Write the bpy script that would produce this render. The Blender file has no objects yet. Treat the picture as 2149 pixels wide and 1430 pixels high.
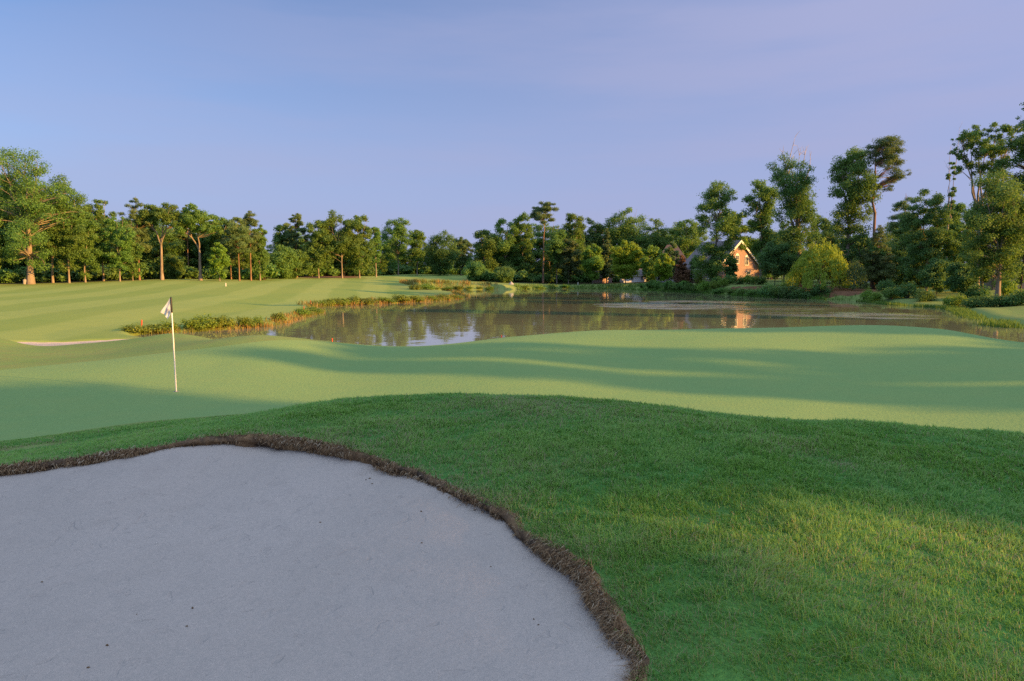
import bpy, math, random
import numpy as np
from math import radians, sin, cos, tan, pi

scene = bpy.context.scene
COL = scene.collection

# ------------------------------------------------------------------ camera
FPX = 1492.4          # focal length in photo pixels (2149 px wide, 25 mm on 36 mm)
PITCH = radians(5.17)
EYE = np.array([0.0, 0.0, 2.6])
cam = bpy.data.cameras.new('camera')
cam.lens, cam.sensor_width = 25.0, 36.0
cam.clip_start, cam.clip_end = 0.05, 4000
camo = bpy.data.objects.new('camera', cam)
camo.location = EYE
camo.rotation_euler = (pi / 2 - PITCH, 0, 0)
COL.objects.link(camo)
scene.camera = camo

# ------------------------------------------------------------------ sky, sun, exposure
SUN_EL, SUN_BACK = radians(14.0), radians(21.0)     # height; how far behind "due right" the sun stands
SUN_DIR = np.array([cos(SUN_BACK) * cos(SUN_EL), -sin(SUN_BACK) * cos(SUN_EL), sin(SUN_EL)])
world = bpy.data.worlds.new('World')
scene.world = world
world.use_nodes = True
wn, wl = world.node_tree.nodes, world.node_tree.links
sky = wn.new('ShaderNodeTexSky')
sky.sky_type = 'NISHITA'
sky.sun_disc = False
sky.sun_elevation = SUN_EL
sky.sun_rotation = pi / 2 + SUN_BACK
sky.air_density, sky.dust_density, sky.ozone_density = 1.0, 0.6, 3.0
bg = wn['Background']
bg.inputs['Strength'].default_value = 0.092
# a veil of thin high cloud and morning mist: strongest low down and towards the sun, streaky higher up
def wnode(t, **kw):
    k = wn.new(t)
    for a, v in kw.items(): setattr(k, a, v)
    return k
def wmath(op, a, b):
    k = wnode('ShaderNodeMath', operation=op)
    for i, v in enumerate((a, b)):
        if hasattr(v, 'is_output'): wl.new(v, k.inputs[i])
        else: k.inputs[i].default_value = v
    return k.outputs[0]
def wrange(v, a, b, lo, hi):
    k = wnode('ShaderNodeMapRange', interpolation_type='SMOOTHSTEP')
    wl.new(v, k.inputs['Value'])
    for n_, x_ in zip(('From Min', 'From Max', 'To Min', 'To Max'), (a, b, lo, hi)): k.inputs[n_].default_value = x_
    return k.outputs['Result']
tc = wnode('ShaderNodeTexCoord')
sx = wnode('ShaderNodeSeparateXYZ')
wl.new(tc.outputs['Generated'], sx.inputs[0])
mp = wnode('ShaderNodeMapping')
mp.inputs['Scale'].default_value = (1.1, 1.1, 8.0)
mp.inputs['Rotation'].default_value = (radians(4), radians(-16), 0)
wl.new(tc.outputs['Generated'], mp.inputs['Vector'])
nz = wnode('ShaderNodeTexNoise')
nz.inputs['Scale'].default_value = 2.0
nz.inputs['Detail'].default_value = 6
wl.new(mp.outputs['Vector'], nz.inputs['Vector'])
up_ = wrange(sx.outputs['Z'], 0.02, 0.34, 0.0, 1.0)
veil = wmath('ADD', wrange(sx.outputs['Z'], 0.02, 0.34, 0.92, 0.56), wmath('MULTIPLY', up_, wmath('MULTIPLY', sx.outputs['X'], 0.75)))
veil = wmath('ADD', veil, wmath('MULTIPLY', wrange(nz.outputs['Fac'], 0.35, 0.7, -0.09, 0.09), wmath('ADD', up_, 0.25)))
veil = wmath('ADD', veil, wrange(sx.outputs['Z'], 0.42, 0.8, 0.0, 0.35))  # extra veil above the view, added for fill light
veil = wmath('MINIMUM', wmath('MAXIMUM', veil, 0.04), 0.96)
mist = wnode('ShaderNodeMix', data_type='RGBA')
mist.inputs['A'].default_value = (1.80, 2.07, 3.42, 1)
mist.inputs['B'].default_value = (1.90, 2.07, 3.28, 1)
wl.new(wrange(nz.outputs['Fac'], 0.4, 0.7, 0, 1), mist.inputs['Factor'])
tint = wnode('ShaderNodeMix', data_type='RGBA', blend_type='MULTIPLY')
tint.inputs['Factor'].default_value = 1.0
tint.inputs['B'].default_value = (0.63, 0.66, 0.79, 1)
wl.new(sky.outputs['Color'], tint.inputs['A'])
# brightness added to the unseen sky overhead, as fill light for the shade
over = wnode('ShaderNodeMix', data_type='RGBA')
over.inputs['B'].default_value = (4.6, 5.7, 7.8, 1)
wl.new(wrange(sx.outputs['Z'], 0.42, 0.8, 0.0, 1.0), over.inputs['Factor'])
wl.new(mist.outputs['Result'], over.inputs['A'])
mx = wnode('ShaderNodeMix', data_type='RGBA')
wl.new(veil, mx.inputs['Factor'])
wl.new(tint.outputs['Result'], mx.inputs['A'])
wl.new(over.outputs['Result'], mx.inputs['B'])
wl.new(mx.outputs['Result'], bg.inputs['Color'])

sun = bpy.data.lights.new('sun', 'SUN')
sun.energy = 5.0
sun.angle = radians(0.5)
sun.color = (1.0, 0.52, 0.13)
suno = bpy.data.objects.new('sun', sun)
from mathutils import Vector, Matrix, noise as mnoise
suno.rotation_euler = Vector(SUN_DIR).to_track_quat('Z', 'Y').to_euler()
suno.location = (60, -20, 60)
COL.objects.link(suno)

vs = scene.view_settings
vs.view_transform = 'Standard'
vs.look = 'None'
vs.gamma = 1
vs.use_curve_mapping = False
vs.exposure = 1.2
scene.render.film_transparent = False
scene.cycles.use_denoising = False
try:
    scene.cycles.denoiser = 'OPENIMAGEDENOISE'
    scene.cycles.denoising_prefilter = 'ACCURATE'
except Exception:
    pass
scene.cycles.max_bounces = 6
scene.cycles.diffuse_bounces = 4
scene.cycles.glossy_bounces = 3
scene.cycles.transmission_bounces = 3
scene.cycles.transparent_max_bounces = 4
scene.cycles.use_adaptive_sampling = False

# ------------------------------------------------------------------ photo pixel -> ray / point (measuring helpers)
def ray(x, y):
    xn, yn = (np.asarray(x, float) - 1074.5) / FPX, (np.asarray(y, float) - 715.0) / FPX
    return np.stack([xn, cos(PITCH) - yn * sin(PITCH), -sin(PITCH) - yn * cos(PITCH)], -1)

def at_depth(x, y, Y):
    d = ray(x, y)
    return EYE + d * (np.asarray(Y, float) / d[..., 1])[..., None]

def at_height(x, y, z):
    d = ray(x, y)
    return EYE + d * ((np.asarray(z, float) - EYE[2]) / d[..., 2])[..., None]

# ------------------------------------------------------------------ value noise
def vnoise(x, y, seed=0):
    xi, yi = np.floor(x).astype(np.int64), np.floor(y).astype(np.int64)
    fx, fy = x - xi, y - yi
    fx, fy = fx * fx * (3 - 2 * fx), fy * fy * (3 - 2 * fy)
    def h(a, b):
        n = (a * 374761393 + b * 668265263 + seed * 974634777) & 0x7fffffff
        n = ((n ^ (n >> 13)) * 1274126177) & 0x7fffffff
        n = n ^ (n >> 16)
        return (n & 0xffff) / 65535.0
    a, b, c, d = h(xi, yi), h(xi + 1, yi), h(xi, yi + 1), h(xi + 1, yi + 1)
    return (a * (1 - fx) + b * fx) * (1 - fy) + (c * (1 - fx) + d * fx) * fy - 0.5

def fbm(x, y, seed=0, oct=3):
    s, a = 0, 1.0
    for i in range(oct):
        s = s + a * vnoise(x * 2 ** i + 17.3 * i, y * 2 ** i - 9.1 * i, seed + i)
        a *= 0.5
    return s

# ------------------------------------------------------------------ polygons
def smooth_closed(pts, n=8):
    p = np.asarray(pts, float)
    out = []
    m = len(p)
    for i in range(m):
        a, b, c, d = p[i - 1], p[i], p[(i + 1) % m], p[(i + 2) % m]
        for t in np.arange(n) / n:
            out.append(0.5 * (2 * b + (c - a) * t + (2 * a - 5 * b + 4 * c - d) * t * t + (3 * b - a - 3 * c + d) * t ** 3))
    return np.array(out)

def smooth_open(pts, n=8):
    p = np.asarray(pts, float)
    p = np.vstack([2 * p[0] - p[1], p, 2 * p[-1] - p[-2]])
    out = []
    for i in range(1, len(p) - 2):
        a, b, c, d = p[i - 1], p[i], p[i + 1], p[i + 2]
        for t in np.arange(n) / n:
            out.append(0.5 * (2 * b + (c - a) * t + (2 * a - 5 * b + 4 * c - d) * t * t + (3 * b - a - 3 * c + d) * t ** 3))
    out.append(p[-2])
    return np.array(out)

def sdist(P, poly):
    """signed distance of points to a closed polygon, positive outside"""
    P = np.asarray(P, float)[..., :2].reshape(-1, 2)
    out = np.empty(len(P))
    A = poly[:, :2]
    B = np.roll(A, -1, 0)
    for s in range(0, len(P), 20000):
        p = P[s:s + 20000]
        best = np.full(len(p), 1e18)
        inside = np.zeros(len(p), bool)
        for a, b in zip(A, B):
            ab = b - a
            L = ab @ ab
            if L < 1e-12:
                continue
            t = np.clip(((p - a) @ ab) / L, 0, 1)
            d = p - a - t[:, None] * ab
            best = np.minimum(best, (d * d).sum(1))
            if a[1] != b[1]:
                c = (a[1] > p[:, 1]) != (b[1] > p[:, 1])
                inside ^= c & (p[:, 0] < (b[0] - a[0]) * (p[:, 1] - a[1]) / (b[1] - a[1]) + a[0])
        best = np.sqrt(best)
        out[s:s + 20000] = np.where(inside, -best, best)
    return out

# ------------------------------------------------------------------ lie of the land
ZW = -1.4                                   # water level
ctrl = []
def cz(x, y, z): ctrl.append(at_height(x, y, z))
def cy(x, y, Y): ctrl.append(at_depth(x, y, Y))
def cw(X, Y, Z): ctrl.append(np.array([X, Y, Z], float))
for a in [(2149, 1430, .93), (1700, 1430, .95), (1345, 1430, .93), (2149, 1250, .92), (1800, 1250, .99), (1500, 1250, 1.0), (1270, 1260, .95), (2149, 1050, .88),
          (1700, 1050, 1.02), (1400, 1050, 1.03), (1100, 1115, .97), (850, 985, 1.0), (1100, 930, 1.06), (700, 940, 1.04), (550, 911, 1.05), (330, 940, 1.0), (120, 970, .90),
          (0, 985, .85), (700, 880, 1.04), (300, 885, -.05), (0, 925, -.08), (370, 822, 0), (0, 860, -.10), (0, 800, .05), (200, 775, .12), (600, 805, 0), (700, 765, .08),
          (450, 760, .18)]: cz(*a)
for a in [(950, 829, 9.5), (1300, 846, 8.8), (1800, 889, 8.1), (2149, 916, 7.7), (700, 845, 9.2), (540, 704, 24), (700, 718, 25), (880, 728, 27), (1050, 711, 27.5), (1250, 695, 28), (1500, 690, 27),
          (1850, 683, 26), (2000, 694, 24.5), (2149, 721, 22), (420, 715, 27), (250, 735, 27), (360, 699, 32), (1800, 740, 20), (2149, 800, 15.5), (1500, 760, 19), (1300, 740, 21), (1000, 760, 19.5)]: cy(*a)
for a in [(950, 11.2, .62), (950, 13, .16), (950, 15.6, 0), (1300, 10.8, .56), (1300, 13, .10), (1800, 9.6, .47), (1800, 11.6, .05), (2149, 9.2, .42), (2149, 11.2, .02), (700, 11, .6), (700, 13.5, .05),
          (540, 28, .05), (540, 34, -.95), (700, 31, -.6), (880, 32, -.9), (1050, 33, -.9), (1250, 33, -.6), (1500, 33, -.4), (1850, 32, -.1), (2149, 27, -.35), (2149, 32, -1.0), (1850, 38, -1.1)]:
    x, Y, z = a
    ctrl.append(np.array([(x - 1074.5) / FPX * Y / cos(PITCH), Y, z]))
for a in [(15, 711, 33), (150, 716, 41), (62, 729, 31), (140, 725.5, 31), (225, 718, 31.5), (310, 707, 32), (90, 727, 34.3), (62, 730, 34), (160, 722.5, 34.3), (120, 719, 38.5), (220, 716.5, 39.5), (150, 690, 50), (200, 650, 70), (50, 650, 70), (200, 620, 105), (50, 610, 120), (70, 597, 140), (345, 588, 165), (480, 640, 85), (600, 636, 100), (500, 610, 125),
          (500, 586, 190), (700, 600, 160), (850, 600, 172), (700, 585, 215), (850, 585, 235), (900, 577, 300), (600, 580, 250), (700, 577, 280), (980, 590, 240), (1080, 594, 235), (1200, 598, 240), (1200, 590, 270),
          (1350, 600, 195), (1440, 604, 165), (1560, 592, 165), (1620, 606, 143), (1750, 612, 122), (1800, 600, 150), (1950, 628, 102), (2050, 640, 92), (2149, 625, 92), (2100, 662, 68), (2149, 668, 62),
          (1950, 605, 140), (2149, 600, 130)]: cy(*a)
for a in [(0, -3, .95), (-3, 1.0, .85), (2.5, 1, .95), (5, 0, .9), (20, 12, .3), (20, 22, .7), (40, 10, .4), (60, 5, .6), (35, 30, -.7), (70, 45, -.4), (-30, 14, .4), (-40, 30, -.2), (-70, 80, -.2),
          (-130, 150, 1.2), (-130, 260, 2.5), (-60, 320, 3.4), (0, 400, 4), (100, 320, 3), (160, 200, 1.5), (140, 110, .8)]: cw(*a)
ctrl = np.array(ctrl)

def qmap(P):
    th = np.arctan2(P[..., 0], P[..., 1])
    r = np.maximum(np.hypot(P[..., 0], P[..., 1]), 1.2)
    th = np.clip(th, -1.05, 1.05)
    return np.stack([th * 1.6, np.log(r)], -1)

_Q = qmap(ctrl)
_n = len(_Q)
def _phi(d2): return 0.5 * d2 * np.log(d2 + 1e-12)
_K = _phi(((_Q[:, None] - _Q[None]) ** 2).sum(-1)) + np.eye(_n) * 6e-4
_Pm = np.hstack([np.ones((_n, 1)), _Q])
_A = np.block([[_K, _Pm], [_Pm.T, np.zeros((3, 3))]])
_W = np.linalg.solve(_A, np.concatenate([ctrl[:, 2], np.zeros(3)]))

def land_tps(P):
    P = np.asarray(P, float)[..., :2].reshape(-1, 2)
    out = np.empty(len(P))
    for s in range(0, len(P), 40000):
        q = qmap(P[s:s + 40000])
        d2 = ((q[:, None] - _Q[None]) ** 2).sum(-1)
        out[s:s + 40000] = _phi(d2) @ _W[:_n] + _W[_n] + q @ _W[_n + 1:]
    return out

# pond outline
def wpx(pts): return [tuple(p[:2]) for p in at_height(np.array(pts)[:, 0], np.array(pts)[:, 1], ZW)]
shore_left = wpx([(330, 701), (400, 698), (460, 694), (520, 690), (570, 685), (615, 675), (645, 665), (676, 657), (672, 650), (655, 646), (690, 643), (760, 640), (850, 636), (920, 632), (962, 628), (978, 624), (968, 620),
                  (930, 617.5), (880, 613.5), (862, 610.5), (900, 609.2), (980, 608.6), (1050, 608.2)])
shore_far = wpx([(1090, 607.6), (1160, 606.6), (1240, 606.4), (1310, 607.5), (1330, 609), (1380, 611.5), (1450, 615), (1500, 618), (1560, 622), (1610, 625), (1660, 627), (1720, 629), (1780, 631), (1820, 635), (1860, 640), (1920, 644), (1975, 648),
                 (2002, 655), (2012, 662), (2035, 670), (2075, 679), (2149, 690)])
shore_near = [(60, 44), (52, 37), (40, 34), (26, 33.5), (16, 36), (6, 36.5), (-3, 36), (-9, 37), (-14, 39), (-20, 43), (-24.5, 47)]
POND = smooth_closed(shore_left + shore_far + shore_near, 4)

# main bunker edge (grass side of the lip) measured in the photo
lip_px = [(-260, 1030, .80), (-120, 1004, .83), (0, 986, .85), (120, 970, .90), (240, 955, .95), (330, 940, 1.0), (430, 922, 1.03), (520, 913, 1.05), (565, 912, 1.05), (620, 924, 1.04), (700, 941, 1.03), (780, 959, 1.02), (850, 985, 1.0),
          (920, 1011, .99), (1000, 1052, .98), (1060, 1083, .975), (1120, 1131, .97), (1180, 1176, .96), (1230, 1217, .955), (1270, 1262, .95), (1302, 1312, .945), (1326, 1362, .94), (1338, 1410, .935), (1346, 1460, .93), (1352, 1530, .93)]
_lp = np.array([at_height(a, b, c)[:2] for a, b, c in lip_px])
def _ragged(c):
    sg = np.r_[0, np.cumsum(np.linalg.norm(np.diff(c, axis=0), axis=1))]
    t = np.arange(0, sg[-1], .05)
    p = np.stack([np.interp(t, sg, c[:, 0]), np.interp(t, sg, c[:, 1])], -1)
    d = np.gradient(p, axis=0)
    n = np.stack([d[:, 1], -d[:, 0]], -1)
    n /= np.linalg.norm(n, axis=1)[:, None]
    return p + n * (.075 * fbm(t * .8, t * 0, 71, 2) + .07 * fbm(t * 3.1, t * 0 + 4, 72, 3))[:, None]
LIP0 = _ragged(smooth_open(_lp, 30))
BUNKER = np.vstack([LIP0, smooth_open([(0.55, 1.6), (0.3, 0.6), (-1.0, -0.6), (-3.5, -0.8), (-6.5, 0.8), (-8.0, 3.2), (-8.2, 4.8)], 5)])

def small_bunker_px(): return wpx_at([(62, 722), (70, 728), (130, 725), (200, 720), (250, 716.5), (240, 714), (170, 715), (100, 718)], 38.5)
def wpx_at(pts, Y): return [tuple(at_depth(a, b, Y)[:2]) for a, b in pts]
_sb = at_depth(62, 724, 36)[:2], at_depth(250, 716, 40)[:2]
SMALL = smooth_closed([(-25.4, 35.4), (-23.4, 35.0), (-21.2, 37.2), (-21.0, 40.2), (-22.2, 42.4), (-23.6, 42.2), (-25.4, 40.6), (-26.6, 38.6), (-26.4, 36.6)], 5)

def height(P):
    P = np.asarray(P, float)[..., :2].reshape(-1, 2)
    z = land_tps(P)
    r = np.hypot(P[:, 0], P[:, 1])
    back = np.clip((-P[:, 1] - 2) / 12, 0, 1)
    z = z * (1 - back) + 0.9 * back
    z = np.where(r > 400, np.minimum(z, 6), z)
    # soft unevenness
    z = z + 0.03 * fbm(P[:, 0] * 0.7, P[:, 1] * 0.7, 3, 2) * np.clip((r - 1) / 4, 0.3, 1) * np.clip(1.5 - r / 14, 0.2, 1) + np.clip((r - 30) / 120, 0, 1) * 0.25 * fbm(P[:, 0] * .05, P[:, 1] * .05, 8, 2)
    z = z + (.028 * fbm(P[:, 0] * 2.1 + .35 * P[:, 1], P[:, 1] * 1.3, 12, 3) + .035 * fbm(P[:, 0] * .9 - P[:, 1] * .6, P[:, 1] * .5 + P[:, 0] * .45, 14, 2)) * np.clip((10.5 - r) / 3, 0, 1) * np.clip((r - 1.5) / 2, 0, 1)
    m = (r > 25)
    if m.any():
        sd = sdist(P[m], POND)
        bank = np.where(P[m][:, 0] < -2, 1.6, 3.5)
        w = np.clip((sd + 0.9) / (bank + 0.9), 0, 1)
        w = w * w * (3 - 2 * w)
        zl = np.maximum(z[m], ZW + 0.32)
        z[m] = (ZW - 0.8) * (1 - w) + zl * w
        # grass face and hollow of the small bunker
        sb = sdist(P[m], SMALL)
        z[m] -= 0.14 * np.clip((0.3 - sb) / .5, 0, 1)
    return z

def hit(x, y):
    """first point of the ground seen at a photo pixel"""
    d = ray(x, y)
    t = np.geomspace(1.5, 420, 700)
    p = EYE + t[:, None] * d
    g = p[:, 2] - height(p)
    k = int(np.argmax(g < 0)) if (g < 0).any() else len(t) - 1
    if k == 0: return p[0]
    f = g[k - 1] / (g[k - 1] - g[k] + 1e-12)
    q = p[k - 1] + (p[k] - p[k - 1]) * f
    return q
# ------------------------------------------------------------------ material helpers
class M:
    def __init__(s, name, rough=0.9, spec=0.15):
        s.m = bpy.data.materials.new(name)
        s.m.use_nodes = True
        s.n, s.l = s.m.node_tree.nodes, s.m.node_tree.links
        s.b = s.n['Principled BSDF']
        s.b.inputs['Roughness'].default_value = rough
        s.b.inputs['Specular IOR Level'].default_value = spec
        s.geo = s.n.new('ShaderNodeNewGeometry')
        s.pos = s.geo.outputs['Position']
    def set(s, sock, v):
        if hasattr(v, 'is_output'):
            s.l.new(v, sock)
        else:
            if isinstance(v, tuple) and len(v) == 3 and sock.type == 'RGBA': v = (*v, 1)
            sock.default_value = v
    def scaled(s, sx, sy, sz, rot=0, vec=None):
        k = s.n.new('ShaderNodeMapping')
        k.inputs['Scale'].default_value = (sx, sy, sz)
        k.inputs['Rotation'].default_value = (0, 0, rot)
        s.l.new(vec or s.pos, k.inputs['Vector'])
        return k.outputs['Vector']
    def noise(s, scale, detail=3, vec=None, rough=0.55, dist=0.0):
        k = s.n.new('ShaderNodeTexNoise')
        k.inputs['Scale'].default_value = scale
        k.inputs['Detail'].default_value = detail
        k.inputs['Roughness'].default_value = rough
        k.inputs['Distortion'].default_value = dist
        s.l.new(vec or s.pos, k.inputs['Vector'])
        return k.outputs['Fac']
    def ramp(s, v, a, b, lo=0.0, hi=1.0, smooth=False):
        k = s.n.new('ShaderNodeMapRange')
        if smooth: k.interpolation_type = 'SMOOTHSTEP'
        s.set(k.inputs['Value'], v)
        k.inputs['From Min'].default_value, k.inputs['From Max'].default_value = a, b
        k.inputs['To Min'].default_value, k.inputs['To Max'].default_value = lo, hi
        return k.outputs['Result']
    def mix(s, f, a, b, mode='MIX'):
        k = s.n.new('ShaderNodeMix')
        k.data_type = 'RGBA'
        k.blend_type = mode
        s.set(k.inputs['Factor'], f)
        s.set(k.inputs['A'], a)
        s.set(k.inputs['B'], b)
        return k.outputs['Result']
    def math(s, op, a, b=0.0):
        k = s.n.new('ShaderNodeMath')
        k.operation = op
        s.set(k.inputs[0], a)
        s.set(k.inputs[1], b)
        return k.outputs[0]
    def attr(s, name, out='Fac'):
        k = s.n.new('ShaderNodeAttribute')
        k.attribute_name = name
        return k.outputs[out]
    def objrand(s):
        return s.n.new('ShaderNodeObjectInfo').outputs['Random']
    def bump(s, h, strength=0.3, dist=0.02):
        k = s.n.new('ShaderNodeBump')
        k.inputs['Strength'].default_value = strength
        k.inputs['Distance'].default_value = dist
        s.l.new(h, k.inputs['Height'])
        s.l.new(k.outputs['Normal'], s.b.inputs['Normal'])
        return k
    def color(s, c):
        s.set(s.b.inputs['Base Color'], c)
        return s
    def translucent(s, c, amount):
        """leaf: part of the light goes through"""
        t = s.n.new('ShaderNodeBsdfTranslucent')
        s.set(t.inputs['Color'], c)
        k = s.n.new('ShaderNodeMixShader')
        k.inputs['Fac'].default_value = amount
        s.l.new(s.b.outputs[0], k.inputs[1])
        s.l.new(t.outputs[0], k.inputs[2])
        s.l.new(k.outputs[0], s.n['Material Output'].inputs['Surface'])

def plain(name, c, rough=0.7, spec=0.3, metal=0.0, vary=0.0, scale=6.0):
    m = M(name, rough, spec)
    m.b.inputs['Metallic'].default_value = metal
    if vary:
        f = m.noise(scale, 4)
        lo = tuple(v * (1 - vary) for v in c)
        hi = tuple(min(1, v * (1 + vary)) for v in c)
        m.color(m.mix(m.ramp(f, .3, .7), lo, hi))
    else:
        m.color(c)
    return m.m

# --- rough grass: the soil-and-stem sheet the blades stand in; the same sheet carries the far rough
def rough_mat():
    m = M('rough_turf', 0.95, 0.08)
    big, mid, fine = m.noise(0.35, 4), m.noise(2.2, 4), m.noise(38, 3)
    c = m.mix(m.ramp(big, .3, .7), (.07, .235, .052), (.11, .27, .058))
    c = m.mix(m.ramp(mid, .45, .72, 0, .5), c, (.11, .15, .05))
    c = m.mix(m.ramp(fine, .3, .7, 0, .55), c, (.045, .125, .03))
    m.color(c)
    m.bump(m.math('ADD', m.noise(60, 4), m.math('MULTIPLY', mid, .6)), .7, .03)
    return m.m

def blade_mat():
    m = M('grass_blade', 0.55, 0.25)
    t, big = m.attr('tint'), m.noise(.8, 4)
    c = m.mix(m.ramp(t, 0, .82), (.105, .305, .062), (.265, .465, .088))
    c = m.mix(m.ramp(big, .5, .75, 0, .45), c, (.29, .40, .09))
    c = m.mix(m.ramp(t, .86, .93), c, (.36, .31, .17))
    m.color(c)
    m.translucent(m.mix(.5, c, (.2, .38, .04)), .42)
    return m.m

def green_mat():
    m = M('putting_turf', 0.9, 0.1)
    big, mid, fine = m.noise(.16, 3), m.noise(1.3, 4), m.noise(70, 3)
    c = m.mix(m.ramp(big, .3, .7), (.19, .307, .10), (.225, .328, .105))
    c = m.mix(m.ramp(mid, .4, .75, 0, .35), c, (.27, .325, .098))
    c = m.mix(m.ramp(m.noise(15, 4), .35, .7, 0, .45), c, (.15, .26, .085))
    c = m.mix(m.ramp(fine, .35, .7, 0, .35), c, (.165, .275, .09))
    c = m.mix(m.ramp(m.noise(3.2, 2), .70, .78, 0, .35), c, (.25, .28, .12))
    m.color(c)
    m.bump(m.math('ADD', m.noise(90, 3), m.math('MULTIPLY', m.noise(16, 3), 1.5)), .6, .012)
    return m.m

def fairway_mat():
    m = M('fairway_turf', 0.9, 0.1)
    # mown bands running away up the fairway
    v = m.scaled(1, 1, 1, radians(-11))
    k = m.n.new('ShaderNodeSeparateXYZ')
    m.l.new(v, k.inputs[0])
    wob = m.math('MULTIPLY', m.noise(.04, 2), 5.0)
    s_ = m.math('SINE', m.math('MULTIPLY', m.math('ADD', k.outputs[0], wob), 2 * pi / 10.5))
    band = m.ramp(s_, -.35, .35, 0, 1, True)
    big, mid, fine = m.noise(.05, 4), m.noise(.6, 4), m.noise(9, 4)
    c = m.mix(band, (.195, .275, .058), (.26, .33, .082))
    c = m.mix(m.ramp(big, .35, .7, 0, .5), c, (.30, .33, .075))
    c = m.mix(m.ramp(mid, .45, .75, 0, .3), c, (.16, .26, .06))
    c = m.mix(m.ramp(fine, .35, .7, 0, .3), c, (.15, .23, .055))
    m.color(c)
    m.bump(m.noise(18, 4), .5, .04)
    return m.m

def collar_mat():
    m = M('collar_turf', 0.95, 0.08)
    big, mid, fine = m.noise(.25, 4), m.noise(1.6, 4), m.noise(26, 4)
    c = m.mix(m.ramp(big, .3, .7), (.19, .29, .075), (.24, .30, .09))
    c = m.mix(m.ramp(mid, .45, .75, 0, .6), c, (.26, .22, .09))
    c = m.mix(m.ramp(fine, .3, .7, 0, .45), c, (.09, .15, .035))
    m.color(c)
    m.bump(m.math('ADD', m.noise(30, 4), mid), .6, .03)
    return m.m

def floor_mat(name, a, b, c3):
    m = M(name, 0.95, 0.05)
    f, g = m.noise(.3, 4), m.noise(3.5, 5)
    m.color(m.mix(m.ramp(g, .35, .7), m.mix(m.ramp(f, .35, .65), a, b), c3))
    m.bump(m.noise(7, 5), .8, .08)
    return m.m

def sand_mat():
    m = M('sand', 0.95, 0.05)
    big, mid, grain, speck = m.noise(.5, 4), m.noise(5, 5), m.noise(160, 3), m.noise(420, 1)
    c = m.mix(m.ramp(big, .3, .7), (.465, .395, .33), (.53, .45, .38))
    c = m.mix(m.ramp(mid, .5, .75, 0, .35), c, (.39, .33, .28))
    c = m.mix(m.ramp(m.noise(38, 4), .4, .7, 0, .4), c, (.36, .33, .285))
    c = m.mix(m.ramp(grain, .35, .68, 0, .6), c, (.29, .265, .23))
    c = m.mix(m.ramp(speck, .68, .74, 0, .7), c, (.12, .10, .085))
    m.color(c)
    k1 = m.math('ADD', m.math('MULTIPLY', m.noise(1.7, 5, rough=.6), 2.6), m.math('MULTIPLY', m.ramp(m.noise(6, 3, dist=.8), .62, .74, 0, -1), .55))
    k2 = m.math('MULTIPLY', m.noise(14, 4, vec=m.scaled(1, 1.9, 1, .5)), .55)
    m.bump(m.math('ADD', m.math('ADD', k1, k2), m.math('MULTIPLY', grain, .16)), .55, .05)
    return m.m

def lip_mat():
    m = M('bunker_soil', 0.95, 0.05)
    f, g = m.noise(9, 5), m.noise(45, 4)
    c = m.mix(m.ramp(f, .35, .65), (.10, .07, .048), (.22, .135, .07))
    c = m.mix(m.ramp(g, .5, .75, 0, .6), c, (.30, .21, .12))
    c = m.mix(m.ramp(m.noise(3.2, 4), .56, .66, 0, .75), c, (.40, .25, .12))
    c = m.mix(m.ramp(m.noise(5.5, 4), .58, .66, 0, .8), c, (.06, .045, .035))
    m.color(c)
    m.bump(m.math('ADD', f, m.math('MULTIPLY', g, .5)), .9, .04)
    return m.m

def thatch_mat():
    m = M('dry_thatch', 0.8, 0.1)
    t = m.attr('tint')
    c = m.mix(m.ramp(t, 0, .7), (.14, .08, .042), (.33, .215, .11))
    c = m.mix(m.ramp(t, .75, .95), c, (.46, .38, .26))
    m.color(c)
    return m.m

def _g(x, y): return at_height(x, y, ZW)[:2]
GUSTS = [(*_g(1400, 641), 11, 13, 1.0), (*_g(1470, 634), 9, 8, .8), (*_g(1690, 660), 7, 5, .5), (*_g(1840, 662), 6.5, 7, .9), (*_g(1620, 648), 9, 5, .35)]
def water_mat():
    m = M('pond_water', 0.02, 0.5)
    m.b.inputs['IOR'].default_value = 1.5
    m.b.inputs['Roughness'].default_value = 0.025
    c = m.mix(m.ramp(m.noise(.03, 3), .35, .65), (.20, .205, .115), (.235, .23, .125))
    m.color(c)
    ripple = m.noise(.8, 3, vec=m.scaled(1, .7, 1))
    long_ = m.noise(.16, 2)
    # breeze-ruffled patches
    g = None
    k = m.n.new('ShaderNodeSeparateXYZ'); m.l.new(m.pos, k.inputs[0])
    for gx, gy, rx, ry, amt in GUSTS:
        u_ = m.math('POWER', m.math('MULTIPLY', m.math('SUBTRACT', k.outputs[0], gx), 1 / rx), 2.0)
        v_ = m.math('POWER', m.math('MULTIPLY', m.math('SUBTRACT', k.outputs[1], gy), 1 / ry), 2.0)
        e_ = m.math('MULTIPLY', m.ramp(m.math('ADD', u_, v_), 1.0, .25, 0, 1, True), amt)
        g = e_ if g is None else m.math('MAXIMUM', g, e_)
    g = m.math('MULTIPLY', g, m.ramp(m.noise(.22, 3, vec=m.scaled(.5, 1.6, 1)), .40, .58, 0, 1, True))
    chop = m.math('MULTIPLY', m.noise(1.9, 3), m.math('MULTIPLY', g, 34.0))
    h = m.math('ADD', m.math('ADD', m.math('MULTIPLY', ripple, .5), m.math('MULTIPLY', long_, 1.6)), chop)
    m.bump(h, 1.0, .012)
    return m.m

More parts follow.
